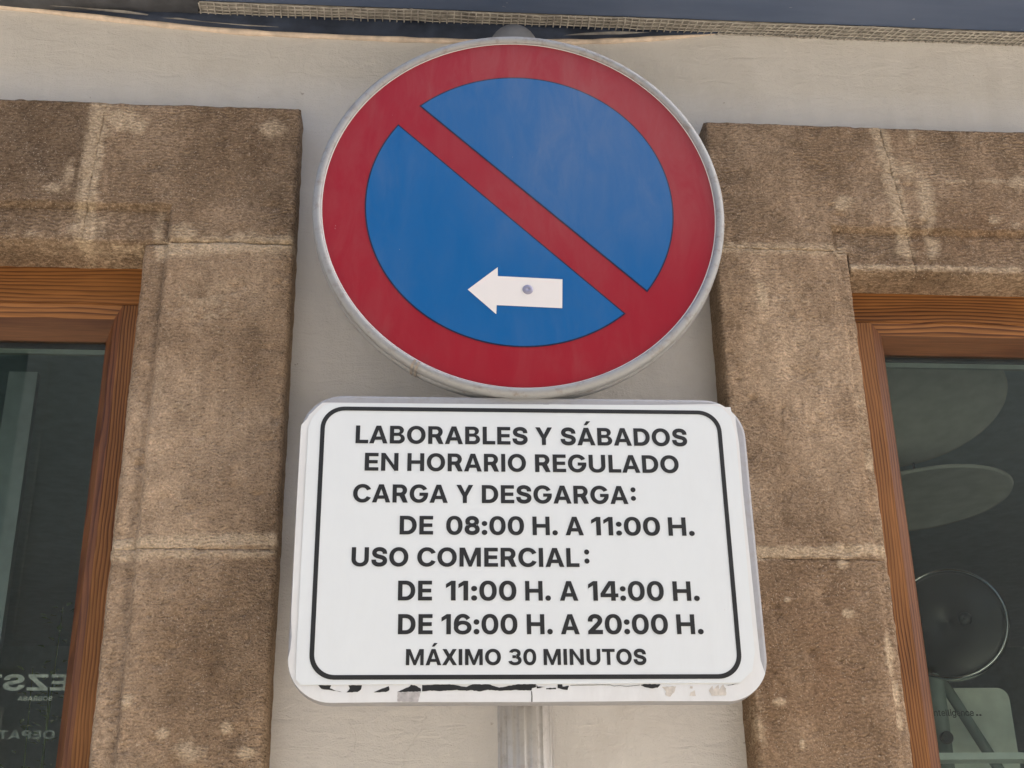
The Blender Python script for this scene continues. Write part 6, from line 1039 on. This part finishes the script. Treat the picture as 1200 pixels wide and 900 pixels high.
    G['U'] = (460, 42, 42, [[(0, 509), (0, 190)] + ell(230, 195, 230, 202, 182, 358, 28, 0.94) + [(460, 190), (460, 509), (344, 509), (344, 200)] + ell(230, 192, 114, 100, -2, -178, 20, 0.95) + [(116, 200), (116, 509)]])
    return G
CAPS = caps()
def glyph(ch):
    """(width, left bearing, right bearing, groups of [outer, holes...]) at cap height 509"""
    if ch in CAPS:
        w, l, r, g = CAPS[ch][:4]
        return w, l, r, ([g] if g else CAPS[ch][4])
    adv, cs = GLYPH[ch]
    low = ch.islower()
    bold = 10 if low else 33
    k = 509.0 / (509 + 2 * bold)
    polys = []
    for c in cs:
        p = [(c[i] * 1.10, c[i + 1]) for i in range(0, len(c), 2)]
        o = area(p) < 0
        p = [(a * k, (b + bold) * k) for a, b in offset(p, bold)]
        polys.append((o, p))
    x0 = min(v[0] for o, p in polys for v in p)
    polys = [(o, [(a - x0, b) for a, b in p]) for o, p in polys]
    w = max(v[0] for o, p in polys for v in p)
    groups = []
    for o, p in polys:
        if o:
            xs_ = [v[0] for v in p]; ys_ = [v[1] for v in p]
            groups.append([p] + [h for o2, h in polys if not o2 and min(xs_) < h[0][0] < max(xs_) and min(ys_) < h[0][1] < max(ys_)])
    return w, 26, 26, groups
def word_polys(word):
    """list of [outer, holes...] groups in font units, baseline 0, plus overall extents"""
    x = 0.0
    groups = []
    raised = word.startswith('^')
    if raised: word = word[1:]
    for ch in word:
        acc = ch == 'Á'
        w, lb, rb, gs = glyph('A' if acc else ch)
        x += lb
        for g in gs:
            groups.append([[(a + x, b + (95 if raised else 0)) for a, b in q] for q in g])
        if acc:
            cx = x + w * 0.5
            groups.append([[(cx - 58, 585), (cx + 18, 700), (cx + 130, 700), (cx + 26, 585)]])
        x += w + rb
    X = [v[0] for g in groups for v in g[0]]
    return groups, min(X), max(X)
def text_line(words, z0, capheight, y, mat, parent, name='lettering', mirror=False):
    mb = MB()
    sy = capheight / CAPH
    for w, xa, xb in words:
        gs, m0, m1 = word_polys(w)
        sx = (xb - xa) / (m1 - m0)
        for gi, g in enumerate(gs):
            def T(v):
                px = (v[0] - m0) * sx
                if mirror:
                    return (xb - px, z0 + v[1] * sy)
                return (xa + px, z0 + v[1] * sy)
            mb.flat([[T(v) for v in q] for q in g], y - 0.00003 * (gi % 3))
    o = mb.build(name, mat, parent, local=mirror is False)
    return o
LINES = [
    (0.1313, 0.0257, [('LABORABLES', -0.2255, 0.0062), ('Y', 0.0168, 0.0397), ('SÁBADOS', 0.0510, 0.2247)]),
    (0.0923, 0.0254, [('EN', -0.2122, -0.1675), ('HORARIO', -0.1556, 0.0032), ('REGULADO', 0.0155, 0.2105)]),
    (0.0479, 0.0253, [('CARGA', -0.2261, -0.1015), ('Y', -0.0901, -0.0677), ('DESGARGA', -0.0564, 0.1392), ('^:', 0.1428, 0.1496)]),
    (0.0042, 0.0255, [('DE', -0.1641, -0.1204), ('08:00', -0.1034, -0.0011), ('H.', 0.0101, 0.0433), ('A', 0.0536, 0.0777), ('11:00', 0.0879, 0.1795), ('H.', 0.1904, 0.2254)]),
    (-0.0388, 0.0255, [('USO', -0.2252, -0.1521), ('COMERCIAL', -0.1406, 0.0704), ('^:', 0.0770, 0.0837)]),
    (-0.0835, 0.0259, [('DE', -0.1645, -0.1210), ('11:00', -0.1033, -0.0127), ('H.', -0.0013, 0.0317), ('A', 0.0433, 0.0672), ('14:00', 0.0804, 0.1789), ('H.', 0.1908, 0.2255)]),
    (-0.1270, 0.0258, [('DE', -0.1636, -0.1199), ('16:00', -0.1087, -0.0121), ('H.', -0.0001, 0.0329), ('A', 0.0433, 0.0674), ('20:00', 0.0782, 0.1815), ('H.', 0.1927, 0.2273)]),
    (-0.1661, 0.0203, [('MÁXIMO', -0.1529, -0.0336), ('30', -0.0243, 0.0110), ('MINUTOS', 0.0203, 0.1510)]),
]
for z0, ch, words in LINES:
    text_line(words, z0, ch, -0.0020, M['black'], stk)

# ------------------------------------------------------------------ reflection of lettering across the street, painted on the left pane
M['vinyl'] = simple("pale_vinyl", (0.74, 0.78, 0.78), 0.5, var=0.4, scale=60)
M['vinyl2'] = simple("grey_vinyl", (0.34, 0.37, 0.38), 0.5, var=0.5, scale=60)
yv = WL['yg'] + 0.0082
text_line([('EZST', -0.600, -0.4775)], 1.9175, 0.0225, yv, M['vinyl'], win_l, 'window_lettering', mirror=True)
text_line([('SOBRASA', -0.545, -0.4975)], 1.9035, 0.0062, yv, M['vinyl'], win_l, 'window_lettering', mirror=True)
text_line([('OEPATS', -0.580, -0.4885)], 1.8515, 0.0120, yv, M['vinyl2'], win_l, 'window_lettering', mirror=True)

# ------------------------------------------------------------------ things inside the shop
M['lampshade'] = simple("pale_lamp_disc", (0.50, 0.51, 0.49), 0.6)
M['wire'] = simple("black_wire", (0.02, 0.02, 0.02), 0.5)
M['blackplastic'] = simple("black_plastic", (0.018, 0.020, 0.022), 0.35)
M['chrome'] = simple("chrome", (0.75, 0.76, 0.77), 0.12, 1.0)
M['card'] = simple("white_card", (0.74, 0.78, 0.70), 0.6)
M['shelfglass'] = simple("frosted_shelf_edge", (0.70, 0.78, 0.76), 0.3)
M['standgrey'] = simple("grey_stand", (0.22, 0.27, 0.25), 0.5)
def pendant(loc, r, label, tilt=(0, 0)):
    t = thing('pendant_lamp', label, 'lamp', loc, (tilt[0], tilt[1], 0), 'flat pendant lamps in the shop')
    MB().lathe_z([(0.0005, 0.012), (r * 0.6, 0.010), (r * 0.96, 0.004), (r, 0.0), (r * 0.985, -0.006), (r * 0.95, -0.004), (0.0005, -0.004)], 72).build('shade', M['lampshade'], t, local=True, smooth=True)
    MB().tube([(0, 0, 0.012), (0, 0, 2.86 - loc[2])], 0.003, 6).build('wire', M['wire'], t, local=True)
    return t
pendant((1.02, 0.78, 2.575), 0.20, 'largest pale disc pendant lamp near the top of the right window', (R(-16), R(-4)))
pendant((1.09, 0.95, 2.44), 0.19, 'pale disc pendant lamp hanging just below the largest one', (R(-4), R(-3)))

mir = thing('round_mirror', 'dark round mirror with a chrome rim behind the right window', 'mirror', (0.918, 0.50, 1.80))
q = Matrix.Rotation(R(-30), 4, 'Z') @ Matrix.Rotation(R(-4), 4, 'X')
def rot_build(mb, name, mat, parent, centre, smooth=True):
    o = obj(name, [tuple(q @ Vector(v) + Vector(centre)) for v in mb.v], mb.f, mat, parent, local=True, smooth=smooth)
    return o
mc = (0.0, 0.0, 0.272)
rot_build(MB().lathe_y([(0.0005, -0.012), (0.05, -0.011), (0.085, -0.004), (0.094, 0.004), (0.094, 0.012), (0.0005, 0.012)], 72), 'disc', M['blackplastic'], mir, mc)
rot_build(MB().lathe_y([(0.094 + 0.004 * math.cos(R(a)), 0.004 + 0.009 * math.sin(R(a))) for a in range(0, 360, 30)], 72), 'rim', M['chrome'], mir, mc)
rot_build(MB().lathe_y([(0.0005, -0.020), (0.008, -0.019), (0.011, -0.015), (0.012, -0.008), (0.0005, -0.008)], 24, 0.028, 0.002), 'knob', M['blackplastic'], mir, mc)
MB().tube([(0, 0.02, 0.272), (-0.03, 0.025, 0.17), (-0.034, 0.025, 0.0), (-0.034, 0.03, -0.45)], [0.012, 0.016, 0.017, 0.017], 16).build('post', M['standgrey'], mir, local=True, smooth=True)
MB().tube([(-0.03, 0.03, 0.21), (0.09, 0.05, 0.0), (0.22, 0.06, -0.45)], 0.009, 12).build('strut', M['standgrey'], mir, local=True, smooth=True)
MB().lathe_y([(0.0005, 0.0), (0.009, 0.0), (0.0105, 0.003), (0.0105, 0.010), (0.0005, 0.010)], 24, -0.030, 0.083).build('pivot', M['blackplastic'], mir, local=True)
MB().lathe_z([(0.0005, -0.45), (0.16, -0.45), (0.16, -0.465), (0.0005, -0.465)], 40).build('base', M['standgrey'], mir, local=True)

cardz = thing('display_card', 'pale green card with rounded corners behind the glass shelf', 'card', (0.955, 0.60, 1.335))
MB().prism(rrect(0.0, 0.31, 0.095, 0.335, 0.02, 8), 0.0, 0.004).build('panel', M['card'], cardz, local=True)
text_line([('intelligence', 0.7585, 0.8206), ('..', 0.8235, 0.8320)], 1.8775, 0.0092, WR['yg'] + 0.0082, M['blackplastic'], win_r, 'window_lettering', mirror=None)  # reflected text painted as dark letters inside the pane
M['cabinet'] = simple("dark_cabinet", (0.055, 0.062, 0.066), 0.5)
disp = thing('display_table', 'dark display table behind the right window', 'table', (1.2, 0.75, 0.103))
MB().box(-0.5, 0.6, -0.38, 0.45, 1.195, 1.232).build('table_top', M['cabinet'], disp, local=True)
for x in (-0.47, 0.57):
    for y in (-0.35, 0.42):
        MB().box(x - 0.025, x + 0.025, y - 0.025, y + 0.025, 0, 1.195).build('leg', M['cabinet'], disp, local=True)
shf = thing('glass_shelf', 'glass shelf with a bright edge at the foot of the right window', 'shelf', (1.15, 0.43, 1.336))
MB().box(-0.42, 0.5, -0.008, 0.05, 0.502, 0.5125).build('shelf_board', M['shelfglass'], shf, local=True)
for x in (-0.40, 0.48):
    MB().box(x - 0.01, x + 0.01, 0.0, 0.04, 0.0, 0.502).build('bracket', M['standgrey'], shf, local=True)

# reflections in the left pane, modelled as an added board and plant behind it
M['bluegrey'] = simple("blue_grey_panel", (0.40, 0.48, 0.55), 0.6)
pan = thing('standing_board', 'tall blue grey board standing behind the left window', 'board', (-0.752, 0.72, 0.103))
MB().box(-0.027, 0.027, -0.006, 0.014, 0.03, 2.50).build('board', M['bluegrey'], pan, local=True)  # the reflection strip itself, modelled as a board
MB().box(-0.12, 0.12, -0.10, 0.12, 0.0, 0.03).build('foot', M['cabinet'], pan, local=True)
M['leaf'] = simple("green_leaf", (0.075, 0.13, 0.035), 0.5, var=0.4, scale=90)
M['pot'] = simple("dark_pot", (0.05, 0.05, 0.05), 0.5)
pln = thing('potted_plant', 'leafy green plant beside the timber frame inside the left window', 'plant', (-0.545, 0.56, 0.103))
MB().lathe_z([(0.0005, 0.0), (0.10, 0.0), (0.14, 0.35), (0.13, 0.36), (0.0005, 0.33)], 32).build('pot', M['pot'], pln, local=True, smooth=True)
stem, leaf = MB(), MB()
for k in range(9):
    a = 2 * math.pi * k / 9 + random.uniform(-0.3, 0.3)
    top = random.uniform(1.60, 2.04)
    pts = [(0.02 * math.cos(a), 0.02 * math.sin(a), 0.3)] + [(0.02 * math.cos(a) + 0.06 * s * math.cos(a + s), 0.02 * math.sin(a) + 0.05 * s * math.sin(a + s), 0.3 + (top - 0.3) * s) for s in (0.35, 0.7, 1.0)]
    stem.tube(pts, [0.005, 0.004, 0.0025, 0.001], 6)
    for j in range(75):
        s = 1 - 0.55 * random.random() ** 1.3
        i = min(2, int(s * 3)); P0 = Vector(pts[i]).lerp(Vector(pts[i + 1]), s * 3 - i)
        b = random.uniform(0, 6.28); L = random.uniform(0.012, 0.022); w_ = L * 0.5
        dv = Vector((math.cos(b), math.sin(b), random.uniform(-0.5, 0.6))).normalized()
        sv = dv.cross(Vector((0, 0, 1))).normalized()
        P1 = P0 + dv * random.uniform(0.006, 0.03)
        leaf.add([P1, P1 + dv * L * 0.5 + sv * w_ * 0.5 + Vector((0, 0, 0.002)), P1 + dv * L, P1 + dv * L * 0.5 - sv * w_ * 0.5 + Vector((0, 0, 0.002))], [(0, 1, 2, 3)])
stem.build('stem', M['leaf'], pln, local=True, smooth=True)
leaf.build('foliage', M['leaf'], pln, local=True)

# ------------------------------------------------------------------ the other side of the street (seen in the glass)
M['facade'] = simple("ochre_facade", (0.30, 0.30, 0.29), 0.9, var=0.15, scale=1.5)
M['shutter'] = simple("dark_shutter", (0.035, 0.05, 0.045), 0.6)
M['facadetrim'] = simple("facade_trim", (0.24, 0.24, 0.23), 0.9)
op = thing('building', 'ochre house across the street mirrored faintly in the window glass', 'building', (0, -7.0, 0))
MB().box(-12, 14, -6, 0, 0, 6.6).build('wall', M['facade'], op, local=True)
MB().box(-12.2, 14.2, -6.2, 0.35, 6.6, 6.85).build('cornice', M['facadetrim'], op, local=True)
for zi in (0.6, 3.4):
    for xi in (-10.6, -8.2, -5.8, -3.4, -1.0, 1.4, 3.0, 6.6, 9.0, 11.4):
        wv = MB()
        for x0_, x1_, z0_, z1_ in ((-0.68, -0.52, 0, 2.25), (0.52, 0.68, 0, 2.25), (-0.68, 0.68, 2.25, 2.42), (-0.75, 0.75, -0.12, 0)):
            wv.box(xi + x0_, xi + x1_, 0.001, 0.06, zi + z0_, zi + z1_)
        wo_ = wv.build('window', M['facadetrim'], op, local=True)
        MB().box(xi - 0.515, xi + 0.515, 0.001, 0.03, zi + 0.003, zi + 2.247).build('shutter', M['shutter'], wo_, local=True)
